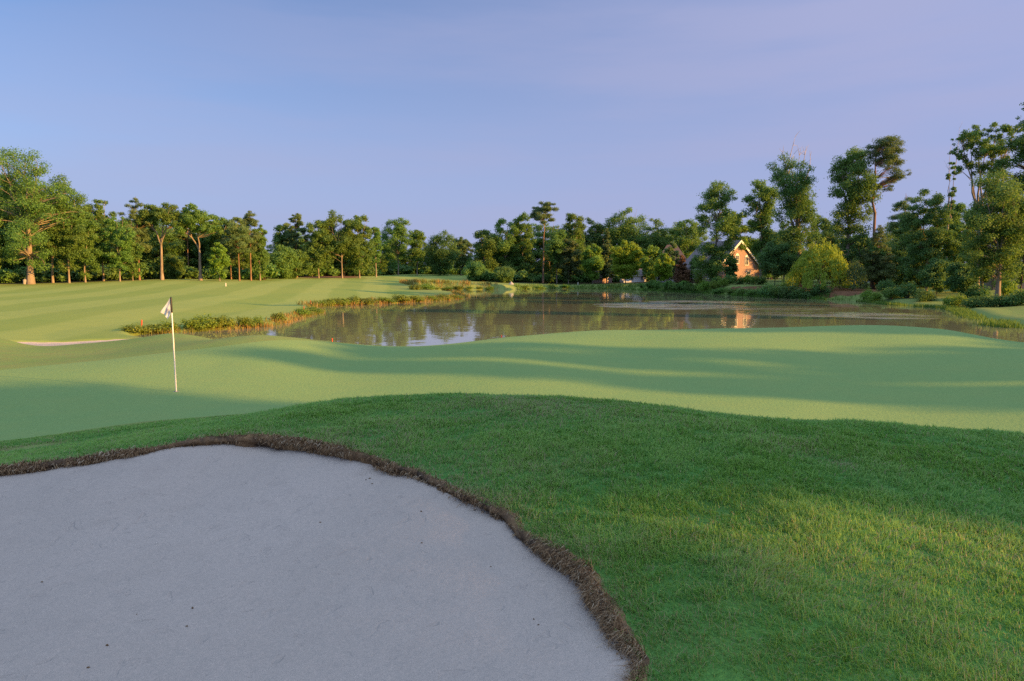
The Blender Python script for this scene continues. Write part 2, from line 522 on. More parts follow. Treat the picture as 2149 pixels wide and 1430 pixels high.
def bark_mat(name, a, b, sc=5.0):
    m = M(name, 0.9, 0.08)
    tcn = m.n.new('ShaderNodeTexCoord').outputs['Object']
    f = m.noise(sc, 4, vec=m.scaled(1, 1, .18, 0, tcn))
    g = m.noise(.5, 3)
    c = m.mix(m.ramp(f, .35, .65), a, b)
    m.color(m.mix(m.ramp(g, .4, .7, 0, .35), c, tuple(v * 1.5 for v in b)))
    m.bump(f, .6, .05)
    return m.m

def leaf_mat(name, dark, light, trans=(.16, .27, .03), amount=.45, accent=None, rough=.55):
    m = M(name, rough, 0.22)
    t, r = m.attr('tint'), m.objrand()
    c = m.mix(t, dark, light)
    if accent: c = m.mix(m.ramp(t, .88, .96), c, accent)
    hs = m.n.new('ShaderNodeHueSaturation')
    m.l.new(m.ramp(r, 0, 1, .485, .515), hs.inputs['Hue'])
    m.l.new(m.ramp(r, 0, 1, .82, 1.18), hs.inputs['Value'])
    m.l.new(c, hs.inputs['Color'])
    m.color(hs.outputs[0])
    m.translucent(m.mix(.6, hs.outputs[0], trans), amount)
    return m.m

MAT = dict(
    rough=rough_mat(), blade=blade_mat(), green=green_mat(), fairway=fairway_mat(), collar=collar_mat(),
    straw=floor_mat('pine_straw', (.20, .10, .055), (.26, .135, .07), (.12, .065, .035)),
    wood=floor_mat('leaf_litter', (.05, .045, .022), (.07, .065, .028), (.04, .055, .02)),
    sand=sand_mat(), lip=lip_mat(), thatch=thatch_mat(), water=water_mat(),
    bark_grey=bark_mat('grey_bark', (.15, .12, .095), (.30, .25, .20)),
    bark_pine=bark_mat('pine_bark', (.12, .075, .05), (.27, .17, .11)),
    bark_dark=bark_mat('dark_bark', (.05, .04, .032), (.11, .09, .07)),
    bark_dead=bark_mat('bleached_wood', (.28, .24, .21), (.42, .37, .33)),
    leaf_oak=leaf_mat('oak_leaf', (.10, .215, .055), (.19, .335, .078), accent=(.17, .20, .05)),
    leaf_fresh=leaf_mat('fresh_leaf', (.12, .23, .035), (.21, .33, .05), (.28, .40, .03), .38),
    leaf_lime=leaf_mat('lime_leaf', (.17, .27, .025), (.28, .36, .035), (.34, .38, .02), .4),
    leaf_dark=leaf_mat('dark_leaf', (.085, .20, .066), (.155, .29, .085)),
    leaf_pine=leaf_mat('pine_needle', (.09, .155, .056), (.165, .23, .08), amount=.25),
    leaf_paleg=leaf_mat('grey_green_leaf', (.085, .15, .06), (.15, .21, .085)),
    leaf_magnolia=leaf_mat('magnolia_leaf', (.13, .075, .035), (.26, .15, .07), (.2, .12, .03), .2, (.30, .26, .20)),
    leaf_willow=leaf_mat('willow_leaf', (.19, .28, .03), (.33, .39, .045), (.38, .44, .04), .5),
    leaf_bank=leaf_mat('bank_leaf', (.12, .21, .025), (.25, .30, .045), (.28, .34, .03), .35),
    reed=leaf_mat('reed_blade', (.14, .18, .03), (.36, .19, .07), (.4, .3, .06), .35, (.42, .33, .2)),
    sedge=leaf_mat('sedge_blade', (.07, .18, .03), (.14, .26, .045), (.2, .3, .04), .35),
)

# ------------------------------------------------------------------ mesh helpers
def mesh_np(name, V, faces, mat, tint=None, smooth=False, normals=None):
    """V (n,3); faces: list of (m,k) index arrays"""
    me = bpy.data.meshes.new(name)
    V = np.asarray(V, np.float32)
    me.vertices.add(len(V))
    me.vertices.foreach_set('co', V.ravel())
    faces = [np.asarray(f, np.int32) for f in faces if len(f)]
    li = np.concatenate([f.ravel() for f in faces])
    cnt = np.concatenate([np.full(len(f), f.shape[1], np.int32) for f in faces])
    me.loops.add(len(li))
    me.loops.foreach_set('vertex_index', li)
    me.polygons.add(len(cnt))
    me.polygons.foreach_set('loop_start', np.concatenate([[0], np.cumsum(cnt)[:-1]]).astype(np.int32))
    me.polygons.foreach_set('use_smooth', np.full(len(cnt), smooth, bool))
    if tint is not None:
        a = me.attributes.new('tint', 'FLOAT', 'FACE')
        a.data.foreach_set('value', np.asarray(tint, np.float32))
    me.update(calc_edges=True)
    me.validate()
    if mat is not None:
        me.materials.append(mat)
    if normals is not None:
        me.normals_split_custom_set_from_vertices(np.asarray(normals, np.float32))
    return me

def link(name, me, parent=None, loc=None):
    o = bpy.data.objects.new(name, me)
    COL.objects.link(o)
    if parent: o.parent = parent
    if loc is not None: o.location = loc
    return o

def tag(o, label=None, cat=None, group=None, kind=None):
    if label: o['label'] = label
    if cat: o['category'] = cat
    if group: o['group'] = group
    if kind: o['kind'] = kind
    return o

def empty(name, loc, rz=0.0):
    o = bpy.data.objects.new(name, None)
    o.empty_display_size = .3
    COL.objects.link(o)
    o.location = loc
    o.rotation_euler = (0, 0, rz)
    return o

class Acc:
    def __init__(s): s.V, s.F4, s.F3, s.n = [], [], [], 0
    def add(s, V, f4=None, f3=None):
        V = np.asarray(V, float)
        s.V.append(V)
        if f4 is not None and len(f4): s.F4.append(np.asarray(f4) + s.n)
        if f3 is not None and len(f3): s.F3.append(np.asarray(f3) + s.n)
        s.n += len(V)
    def tube(s, path, rad, sides=7, cap=True):
        p = np.asarray(path, float)
        n = len(p)
        rad = np.broadcast_to(np.asarray(rad, float), (n,))
        t = np.gradient(p, axis=0)
        t /= np.linalg.norm(t, axis=1)[:, None] + 1e-9
        ref = np.array([1., .13, .05]) if abs(t[:, 0]).mean() < .8 else np.array([.1, 1., .05])
        u = np.cross(t, ref); u /= np.linalg.norm(u, axis=1)[:, None] + 1e-9
        w = np.cross(t, u)
        a = np.arange(sides) * 2 * pi / sides
        ring = p[:, None] + rad[:, None, None] * (np.cos(a)[None, :, None] * u[:, None] + np.sin(a)[None, :, None] * w[:, None])
        V = ring.reshape(-1, 3)
        i, j = np.meshgrid(np.arange(n - 1), np.arange(sides), indexing='ij')
        i, j = i.ravel(), j.ravel()
        k = (j + 1) % sides
        f4 = np.stack([i * sides + j, i * sides + k, (i + 1) * sides + k, (i + 1) * sides + j], -1)
        f3 = None
        if cap:
            V = np.vstack([V, p[-1:] + t[-1:] * rad[-1]])
            b = (n - 1) * sides
            jj = np.arange(sides)
            f3 = np.stack([b + jj, b + (jj + 1) % sides, np.full(sides, n * sides)], -1)
        s.add(V, f4, f3)
    def box(s, a, b):
        a, b = np.minimum(a, b), np.maximum(a, b)
        V = [(x, y, z) for z in (a[2], b[2]) for y in (a[1], b[1]) for x in (a[0], b[0])]
        s.add(V, [(0, 2, 3, 1), (4, 5, 7, 6), (0, 1, 5, 4), (2, 6, 7, 3), (0, 4, 6, 2), (1, 3, 7, 5)])
    def build(s, name, mat, parent=None, smooth=False, loc=None):
        V = np.vstack(s.V)
        fs = ([np.vstack(s.F4)] if s.F4 else []) + ([np.vstack(s.F3)] if s.F3 else [])
        return link(name, mesh_np(name, V, fs, mat, smooth=smooth), parent, loc)
# ------------------------------------------------------------------ the ground sheets (cut out of one grid so they meet edge to edge)
def grid_land():
    th = np.concatenate([np.radians(np.arange(-180, -44, 4.0)), np.radians(np.arange(-44, 44, .16)), np.radians(np.arange(44, 180, 4.0))])
    r = np.geomspace(.5, 900, 560)
    TH, R = np.meshgrid(th, r, indexing='ij')
    P = np.stack([np.sin(TH) * R, np.cos(TH) * R], -1).reshape(-1, 2)
    nt, nr = len(th), len(r)
    i, j = np.meshgrid(np.arange(nt), np.arange(nr - 1), indexing='ij')
    i, j = i.ravel(), j.ravel()
    i2 = (i + 1) % nt
    a, b, c, d = i * nr + j, i * nr + j + 1, i2 * nr + j + 1, i2 * nr + j
    T = np.vstack([np.stack([a, b, c], -1), np.stack([a, c, d], -1)])[:, ::-1]
    # middle disc
    n0 = len(P)
    P = np.vstack([P, [[0, 0]]])
    ii = np.arange(nt)
    T = np.vstack([T, np.stack([ii * nr, np.full(nt, n0), ((ii + 1) % nt) * nr], -1)[:, [0, 2, 1]][:, ::-1]])
    return P, T

def split(P, T, f):
    """cut triangles along f = 0; returns P, T inside (f<0), T outside"""
    s = f < 0
    cnt = s[T].sum(1)
    Tin, Tout, mixd = T[cnt == 3], T[cnt == 0], T[(cnt == 1) | (cnt == 2)]
    if not len(mixd): return P, Tin, Tout
    # rotate so that the odd vertex comes first
    sm = s[mixd]
    odd = np.where(sm.sum(1) == 1, sm.argmax(1), (~sm).argmax(1))
    rows = np.arange(len(mixd))
    a, b, c = mixd[rows, odd], mixd[rows, (odd + 1) % 3], mixd[rows, (odd + 2) % 3]
    def cut(p, q):
        key = np.sort(np.stack([p, q], -1), 1)
        uk, inv = np.unique(key, axis=0, return_inverse=True)
        return uk, inv.ravel()
    uk, inv = cut(np.concatenate([a, a]), np.concatenate([b, c]))
    w = (f[uk[:, 0]] / (f[uk[:, 0]] - f[uk[:, 1]]))[:, None]
    Pn = P[uk[:, 0]] * (1 - w) + P[uk[:, 1]] * w
    base = len(P)
    ab, ac = base + inv[:len(a)], base + inv[len(a):]
    P = np.vstack([P, Pn])
    tri = np.stack([a, ab, ac], -1)
    quad = np.vstack([np.stack([ab, b, c], -1), np.stack([ab, c, ac], -1)])
    ain = s[a]
    ain2 = np.concatenate([ain, ain])
    Tin = np.vstack([Tin, tri[ain], quad[~ain2]])
    Tout = np.vstack([Tout, tri[~ain], quad[ain2]])
    return P, Tin, Tout

def hits(pts): return [tuple(hit(a, b)[:2]) for a, b in pts]
GREEN = smooth_closed([(-9.6, 10.9), (-8.3, 11.45), (-6.7, 12.7), (-4, 12.9), (-1, 13.0), (2, 12.4), (5, 11.0), (8, 10.4), (13, 9.5), (19, 11.5), (21, 17), (18.5, 22.5), (14, 25.6), (9, 26.6), (4, 27.2), (0, 26.9),
                       (-3.5, 26.4), (-6.0, 24.8), (-8.6, 22.2), (-11.0, 21.6), (-13.5, 20.2), (-14.6, 17), (-13.5, 13.4)], 5)
_sl = np.array(shore_left)
_off = [(x - 1.6 * (1 if y < 100 else 1.8), y + (.7 if y < 70 else 2.5)) for x, y in shore_left[:3] + shore_left[4:7] + shore_left[9:14]]
FAIR = smooth_closed([(-150, 30), (-60, 30), (-34, 30), (-28, 32), (-27, 37), (-23, 42.5)] + [(-27.5, 48)] + _off + [(-19, 143), (-27, 158), (-29, 176), (-25, 200), (-22, 214), (-8, 219), (-20, 235), (-14, 262), (-10, 320), (-45, 345), (-62, 300), (-52, 250), (-60, 232), (-76, 205), (-79, 178), (-92, 150), (-112, 141), (-180, 150)], 4)
STRAW_C = smooth_closed(hits([(632, 583), (700, 583.5), (752, 582.5), (745, 580.5), (690, 580), (640, 581)]) + [(-68, 275), (-76, 262), (-70, 240)], 3)
WOODS = smooth_closed([(-200, 146), (-112, 140.5), (-93, 147), (-81, 175), (-77, 203), (-61, 230), (-54, 250), (-63, 300), (-45, 342), (-12, 318), (-16, 262), (-8, 246), (6, 236), (20, 241), (40, 236), (52, 210), (70, 205), (90, 250), (60, 420), (-60, 420), (-220, 300)], 3)
STRAW_R = smooth_closed(hits([(1500, 604), (1560, 602), (1640, 599), (1700, 598), (1790, 603), (1850, 606), (1840, 614), (1760, 621), (1680, 619), (1600, 612)]), 3)

P0, T0 = grid_land()
def norms(P):
    e = 0.05 + 0.004 * np.hypot(P[:, 0], P[:, 1])
    dx = (height(P + np.stack([e, 0 * e], -1)) - height(P - np.stack([e, 0 * e], -1))) / (2 * e)
    dy = (height(P + np.stack([0 * e, e], -1)) - height(P - np.stack([0 * e, e], -1))) / (2 * e)
    n = np.stack([-dx, -dy, np.ones(len(P))], -1)
    return n / np.linalg.norm(n, axis=1)[:, None]

def sheet(name, T, mat, label, zoff=0.0):
    idx, inv = np.unique(T, return_inverse=True)
    Pp = P0[idx]
    V = np.column_stack([Pp, height(Pp) + zoff])
    me = mesh_np(name, V, [inv.reshape(-1, 3)], mat, smooth=True, normals=norms(Pp))
    return tag(link(name, me), label, kind='structure')

def sdf_field(P, poly, wob=0.0, sc=1.0, seed=5):
    f = np.full(len(P), 1e3)
    lo, hi = poly.min(0) - 3, poly.max(0) + 3
    m = ((P >= lo[:2]) & (P <= hi[:2])).all(1)
    f[m] = sdist(P[m], poly)
    if wob: f = f + wob * fbm(P[:, 0] * sc, P[:, 1] * sc, seed, 3)
    return f

P0, Tb, T_ = split(P0, T0, sdf_field(P0, BUNKER))            # the hole of the main bunker is left open
P0, Tg, T_ = split(P0, T_, sdf_field(P0, GREEN, .12, .8))
P0, Tsb, T_ = split(P0, T_, sdf_field(P0, SMALL, .1, 2))
P0, Tsc, T_ = split(P0, T_, sdf_field(P0, STRAW_C, 1.5, .2))
P0, Tsr, T_ = split(P0, T_, sdf_field(P0, STRAW_R, 1.5, .3))
P0, Tw, T_ = split(P0, T_, sdf_field(P0, WOODS, 3.0, .12))
P0, Tf, T_ = split(P0, T_, sdf_field(P0, FAIR, .6, .3))
# the mown collar and hollows round the back of the green
P0, Tn, T_ = split(P0, T_, 11.0 - np.hypot(P0[:, 0], P0[:, 1]) * 0 - np.maximum(P0[:, 1], -99) + 3.0 * np.clip((P0[:, 0] - 2) / 8, -1, .6) - 1.2)
COLLAR_T = Tn
sheet('putting_green', Tg, MAT['green'], 'smooth pale putting green with long tree shadows across it')
sheet('fairway', Tf, MAT['fairway'], 'mown fairway with pale and dark mowing bands left of the pond')
sheet('small_bunker_sand', Tsb, MAT['sand'], 'small sunlit sand bunker beside the fairway')
sheet('pine_straw_ground', Tsc, MAT['straw'], 'reddish pine straw under the trees at the end of the fairway')
sheet('pine_straw_bank', Tsr, MAT['straw'], 'reddish mulch bed below the brick house')
sheet('woodland_floor', Tw, MAT['wood'], 'dark leaf litter under the woods')
sheet('collar_ground', Tn, MAT['collar'], 'short uneven grass round the back of the green and on the pond banks')
sheet('rough_ground', T_, MAT['rough'], 'thick rough grass ground on the mound beside the bunker')

# ------------------------------------------------------------------ pond
def pond():
    pm = POND + 0
    c = pm.mean(0)
    # pushed a little into the banks so that the land, not the sheet, draws the shore
    nrm = np.roll(pm, -1, 0) - np.roll(pm, 1, 0)
    nrm = np.stack([nrm[:, 1], -nrm[:, 0]], -1)
    nrm /= np.linalg.norm(nrm, axis=1)[:, None] + 1e-9
    area = 0.5 * (pm[:, 0] * np.roll(pm[:, 1], -1) - np.roll(pm[:, 0], -1) * pm[:, 1]).sum()
    if area < 0: nrm = -nrm
    pm = pm + nrm * 0.55
    import bmesh
    bm = bmesh.new()
    vs_ = [bm.verts.new((x, y, ZW)) for x, y in pm]
    f = bm.faces.new(vs_)
    if f.normal.z < 0: f.normal_flip()
    bm.normal_update()
    if f.normal.z < 0: bmesh.ops.reverse_faces(bm, faces=[f])
    bmesh.ops.triangulate(bm, faces=bm.faces[:])
    me = bpy.data.meshes.new('pond_water')
    bm.to_mesh(me)
    me.materials.append(MAT['water'])
    return tag(link('pond_water', me), 'still brown pond reflecting the trees and sky', kind='structure')
pond()

# ------------------------------------------------------------------ main bunker: sand, lip, thatch
LIP = LIP0
seg = np.r_[0, np.cumsum(np.linalg.norm(np.diff(LIP, axis=0), axis=1))]
tt = np.arange(0, seg[-1], .02)
LIP = np.stack([np.interp(tt, seg, LIP[:, 0]), np.interp(tt, seg, LIP[:, 1])], -1)
lipz = height(LIP)
LDROP = np.clip(0.10 + 0.10 * fbm(tt * .9, tt * 0 + 3, 21, 3) + .05 * fbm(tt * 5, tt * 0 + 9, 22, 2), .045, .2) * 1.1 * np.interp(tt / tt[-1], [0, .25, .42, 1], [.6, .75, .9, .6])

def sand_height(P):
    """sand surface: falls from the lip to a shallow bowl"""
    P = np.asarray(P, float)[:, :2]
    sd = -sdist(P, BUNKER)                       # depth inside
    out = np.empty(len(P))
    for s in range(0, len(P), 4000):
        p = P[s:s + 4000]
        d2 = ((p[:, None] - LIP[None, ::12]) ** 2).sum(-1)
        w = 1 / (d2 + .02) ** 1.5
        out[s:s + 4000] = (w * (lipz[::12] - LDROP[::12])[None]).sum(1) / w.sum(1)
    bowl = np.clip(sd / 1.6, 0, 1)
    out = out - .16 * bowl * bowl * (3 - 2 * bowl) + .02 * np.exp(-np.clip(sd, 0, 9) / .12) * (sd > -.1)
    out += .035 * fbm(P[:, 0] * .9, P[:, 1] * .9, 31, 3) + .012 * fbm(P[:, 0] * 4, P[:, 1] * 4, 37, 3)
    return out

def main_sand():
    xs, ys = np.arange(-9.5, 1.6, .05), np.arange(-1.2, 8.0, .05)
    X, Y = np.meshgrid(xs, ys, indexing='ij')
    P = np.stack([X.ravel(), Y.ravel()], -1)
    ny = len(ys)
    i, j = np.meshgrid(np.arange(len(xs) - 1), np.arange(ny - 1), indexing='ij')
    i, j = i.ravel(), j.ravel()
    T = np.vstack([np.stack([i * ny + j, (i + 1) * ny + j, (i + 1) * ny + j + 1], -1), np.stack([i * ny + j, (i + 1) * ny + j + 1, i * ny + j + 1], -1)])
    P, Tin, _ = split(P, T, sdist(P, BUNKER) - .06)
    idx, inv = np.unique(Tin, return_inverse=True)
    V = np.column_stack([P[idx], sand_height(P[idx])])
    me = mesh_np('bunker_sand', V, [inv.reshape(-1, 3)], MAT['sand'], smooth=True)
    return tag(link('bunker_sand', me), 'large grey sand bunker in the foreground', kind='structure')
main_sand()

LN = np.gradient(LIP, axis=0)
LN = np.stack([LN[:, 1], -LN[:, 0]], -1)
LN /= np.linalg.norm(LN, axis=1)[:, None]
if sdist(LIP[len(LIP) // 2:len(LIP) // 2 + 1] + LN[len(LIP) // 2] * .2, BUNKER)[0] > 0: LN = -LN      # pointing into the bunker

def lip_mesh():
    prof = [(-.05, .012), (.0, .016), (.022, -.005), (.030, -.03), (.020, -.055), (.012, -.08), (.018, -.11), (.045, -.15), (.02, -.26)]
    n = len(LIP)
    rows = []
    for k, (o, h) in enumerate(prof):
        a = o + .05 * fbm(tt * 1.8, tt * 0 + k * .3, 50, 2) + .03 * fbm(tt * 6, tt * 0 + k * .8, 51, 3) + .016 * fbm(tt * 22, tt * 0 + k * 2.1, 53, 2)
        hh = h * (LDROP / .115 if k > 3 else 1) + .012 * fbm(tt * 9, tt * 0 + k * .9, 57, 2)
        if k == 0: hh = hh * 0 - .004
        rows.append(np.column_stack([LIP + LN * a[:, None], lipz + hh]))
    V = np.concatenate(rows)
    i, j = np.meshgrid(np.arange(len(prof) - 1), np.arange(n - 1), indexing='ij')
    i, j = i.ravel(), j.ravel()
    F = np.stack([i * n + j, i * n + j + 1, (i + 1) * n + j + 1, (i + 1) * n + j], -1)
    me = mesh_np('bunker_lip', V, [F], MAT['lip'], smooth=True)
    return tag(link('bunker_lip', me), 'crumbling brown soil edge of the large bunker', kind='structure')
lip_mesh()

def blades(name, base, ang, h, w, lean, mat, tint, label, droop=None, kind='stuff'):
    """every blade: two-segment tapering ribbon; base (n,3)"""
    n = len(base)
    dx = np.stack([np.cos(ang), np.sin(ang), 0 * ang], -1)          # lean direction
    sd_ = np.stack([-np.sin(ang + .6), np.cos(ang + .6), 0 * ang], -1) * w[:, None] * .5
    up = np.array([0, 0, 1.0])
    m = base + up * (h * .58)[:, None] + dx * (h * lean * .35)[:, None]
    t = base + up * (h * (1 - .25 * lean))[:, None] + dx * (h * lean)[:, None]
    if droop is not None: t[:, 2] -= droop
    V = np.stack([base - sd_, base + sd_, m + sd_ * .8, m - sd_ * .8, t], 1).reshape(-1, 3)
    k = np.arange(n)[:, None] * 5
    me = mesh_np(name, V, [k + np.array([[0, 1, 2, 3]]), k + np.array([[3, 2, 4]])], mat, tint=np.concatenate([tint, tint]))
    return tag(link(name, me), label, kind=kind)

rng = np.random.default_rng(11)
def thatch():
    n = 32000
    k = rng.integers(0, len(LIP), n)
    k = k[rng.random(n) < np.clip(.55 + 1.2 * fbm(tt[k] * 2.2, tt[k] * 0, 45, 3), .05, 1)]
    n = len(k)
    o = rng.uniform(-.035, .045, n)
    z = lipz[k] + .01 - np.clip(o, 0, 1) * 1.2 - rng.random(n) ** 1.5 * .06
    base = np.column_stack([LIP[k] + LN[k] * o[:, None], z])
    ang = np.arctan2(LN[k, 1], LN[k, 0]) + rng.normal(0, .8, n)
    h = rng.uniform(.018, .05, n) * (1 + .9 * (rng.random(n) < .15))
    dist = np.hypot(base[:, 0], base[:, 1])
    blades('lip_thatch', base, ang, h, np.maximum(.003, dist * .0011) * rng.uniform(.7, 1.3, n), rng.uniform(.5, 1.3, n), MAT['thatch'], rng.random(n),
           'dry brown thatch hanging over the edge of the large bunker', droop=rng.uniform(0, .05, n))
thatch()

def rough_blades():
    out = []
    N = 1200000
    th = rng.uniform(-.95, 1.15, N)
    # density per m2 falls with distance
    r1, r2, rc, e = 1.9, 16.0, 4.2, 1.25
    rr = np.geomspace(r1, r2, 400)
    dens = np.where(rr < rc, 1.0, (rc / rr) ** e) * rr
    cdf = np.r_[0, np.cumsum((dens[1:] + dens[:-1]) / 2 * np.diff(rr))]
    r = np.interp(rng.random(N) * cdf[-1], cdf, rr)
    P = np.stack([np.sin(th) * r, np.cos(th) * r], -1)
    sb, sg = sdist(P, BUNKER), sdist(P, GREEN)
    keep = (sb > -.01) & (sg > .05) & ((P[:, 1] < 14) | (sg < .6))
    P, r, sb, sg = P[keep], r[keep], sb[keep], sg[keep]
    n = len(P)
    clump = fbm(P[:, 0] * 2.2, P[:, 1] * 2.2, 61, 3)
    fine = fbm(P[:, 0] * 9, P[:, 1] * 9, 63, 2)
    patch = fbm(P[:, 0] * .7, P[:, 1] * .7, 65, 2)
    keep = rng.random(n) < np.clip(.9 + fine * .7 + clump * .35, .25, 1)
    P, r, sb, sg, clump, fine, patch = [a[keep] for a in (P, r, sb, sg, clump, fine, patch)]
    n = len(P)
    h = (.046 + .030 * clump + .03 * fine) * rng.uniform(.35, 1.3, n) * (1 + .45 * (rng.random(n) < .06))
    h *= np.clip(.8 + sb / .5, .8, 1) * np.clip(.25 + sg / 1.2, .25, 1)
    h = np.clip(h, .010, .10)
    ang = 2.2 + 3.0 * fbm(P[:, 0] * 1.4, P[:, 1] * 1.4, 67, 3) + rng.normal(0, 1.25, n)
    tint = np.clip(rng.random(n) * .85 + clump * .5 + .25 * patch, 0, .84)
    dry = rng.random(n) < np.clip(.045 + .62 * np.exp(-sb / .15) + .12 * np.exp(-sb / .5) + .5 * np.clip(patch - .22, 0, 1), 0, .75)
    for (px, py), rad, amt in [((45, 942), .42, .95), ((75, 938), .35, .9), ((1762, 976), .10, .9), ((1160, 852), .9, .35), ((1060, 850), .8, .3), ((1470, 1330), .25, .4), ((1560, 1190), .25, .15), ((1750, 1190), .35, .15), ((2000, 1180), .5, .2), ((2100, 1150), .5, .15), ((1900, 1260), .3, .12), ((1680, 945), .3, .35), ((800, 925), .5, .3)]:
        q = hit(px, py)[:2]
        d2 = ((P - q) ** 2).sum(1) / rad ** 2
        dry |= rng.random(n) < amt * np.exp(-d2)
        if amt > .8 and rad > .3: h = h * (1 - .75 * np.exp(-d2))
    tint = np.where(dry, rng.uniform(.88, 1, n), tint)
    base = np.column_stack([P, height(P) - .004])
    w = np.maximum(.003, r * .00108) * rng.uniform(.7, 1.3, n)
    blades('rough_grass', base, ang, h, w, rng.uniform(.2, 1.0, n) + rng.random(n) ** 3 * .9, MAT['blade'], tint, 'thick green rough grass on the mound around the bunker')
rough_blades()
# ------------------------------------------------------------------ trees
TR = np.random.default_rng(2024)

def unit(v): return v / (np.linalg.norm(v, axis=-1, keepdims=True) + 1e-9)

def leaf_cloud(rng, C, R, count, size, aspect=.55, flat=.75, up=.45, shell=.35, tintbias=0.0, droop=0.0):
    """small rhombic leaf sprays spread through clumps: C (n,3) centres, R (n,) radii"""
    C, R = np.asarray(C, float), np.asarray(R, float)
    wgt = R ** 2
    k = rng.choice(len(C), count, p=wgt / wgt.sum())
    d = unit(rng.normal(size=(count, 3)))
    rr = (shell + (1 - shell) * rng.random(count) ** .6) * np.clip(rng.normal(1, .17, count) + (rng.random(count) < .12) * rng.random(count) * .55, .3, 1.8)
    pos = C[k] + d * (R[k] * rr)[:, None] * np.array([1, 1, flat])
    nrm = unit(d * .75 + np.array([0, 0, up]) + rng.normal(size=(count, 3)) * .6)
    t = rng.normal(size=(count, 3))
    if droop: t = t * (1 - droop) + np.array([0, 0, -1.6]) * droop
    t = unit(t - nrm * (t * nrm).sum(1)[:, None])
    b = np.cross(nrm, t)
    s = size * rng.uniform(.6, 1.35, count)
    t, b = t * (s * .5)[:, None], b * (s * aspect * .5)[:, None]
    V = np.stack([pos - t, pos - b, pos + t, pos + b], 1).reshape(-1, 3)
    F = np.arange(count)[:, None] * 4 + np.arange(4)
    ct = rng.random(len(C)) * .55
    tint = np.clip(ct[k] + rng.random(count) * .45 + tintbias, 0, 1)
    return V, F, tint

def curve(a, b, sag, rng, n=5):
    a, b = np.asarray(a, float), np.asarray(b, float)
    t = np.linspace(0, 1, n)[:, None]
    L = np.linalg.norm(b - a)
    p = a + (b - a) * t
    off = rng.normal(size=3) * L * .06
    p = p + np.sin(t * pi) * (np.array([0, 0, sag * L]) + off)
    return p

PROFILE = dict(
    round=lambda t: np.sin(np.clip(.08 + .87 * t, 0, 1) * pi) ** .65,
    broad=lambda t: np.sin(np.clip(.15 + .80 * t ** 1.15, 0, 1) * pi) ** .6,
    vase=lambda t: (.35 + .75 * t) * np.sqrt(np.clip(1.02 - t ** 3, 0, 1)),
    cone=lambda t: np.clip(1.0 - t, 0, 1) ** .8 * np.clip(t * 8 + .5, 0, 1),
    column=lambda t: np.sin(np.clip(.12 + .80 * t, 0, 1) * pi) ** .45,
    pine=lambda t: np.sin(np.clip(.22 + .74 * t, 0, 1) * pi) ** .8,
    ragged=lambda t: np.sin(np.clip(.15 + .8 * t, 0, 1) * pi) ** .5 * (.75 + .35 * np.sin(t * 9)),
)

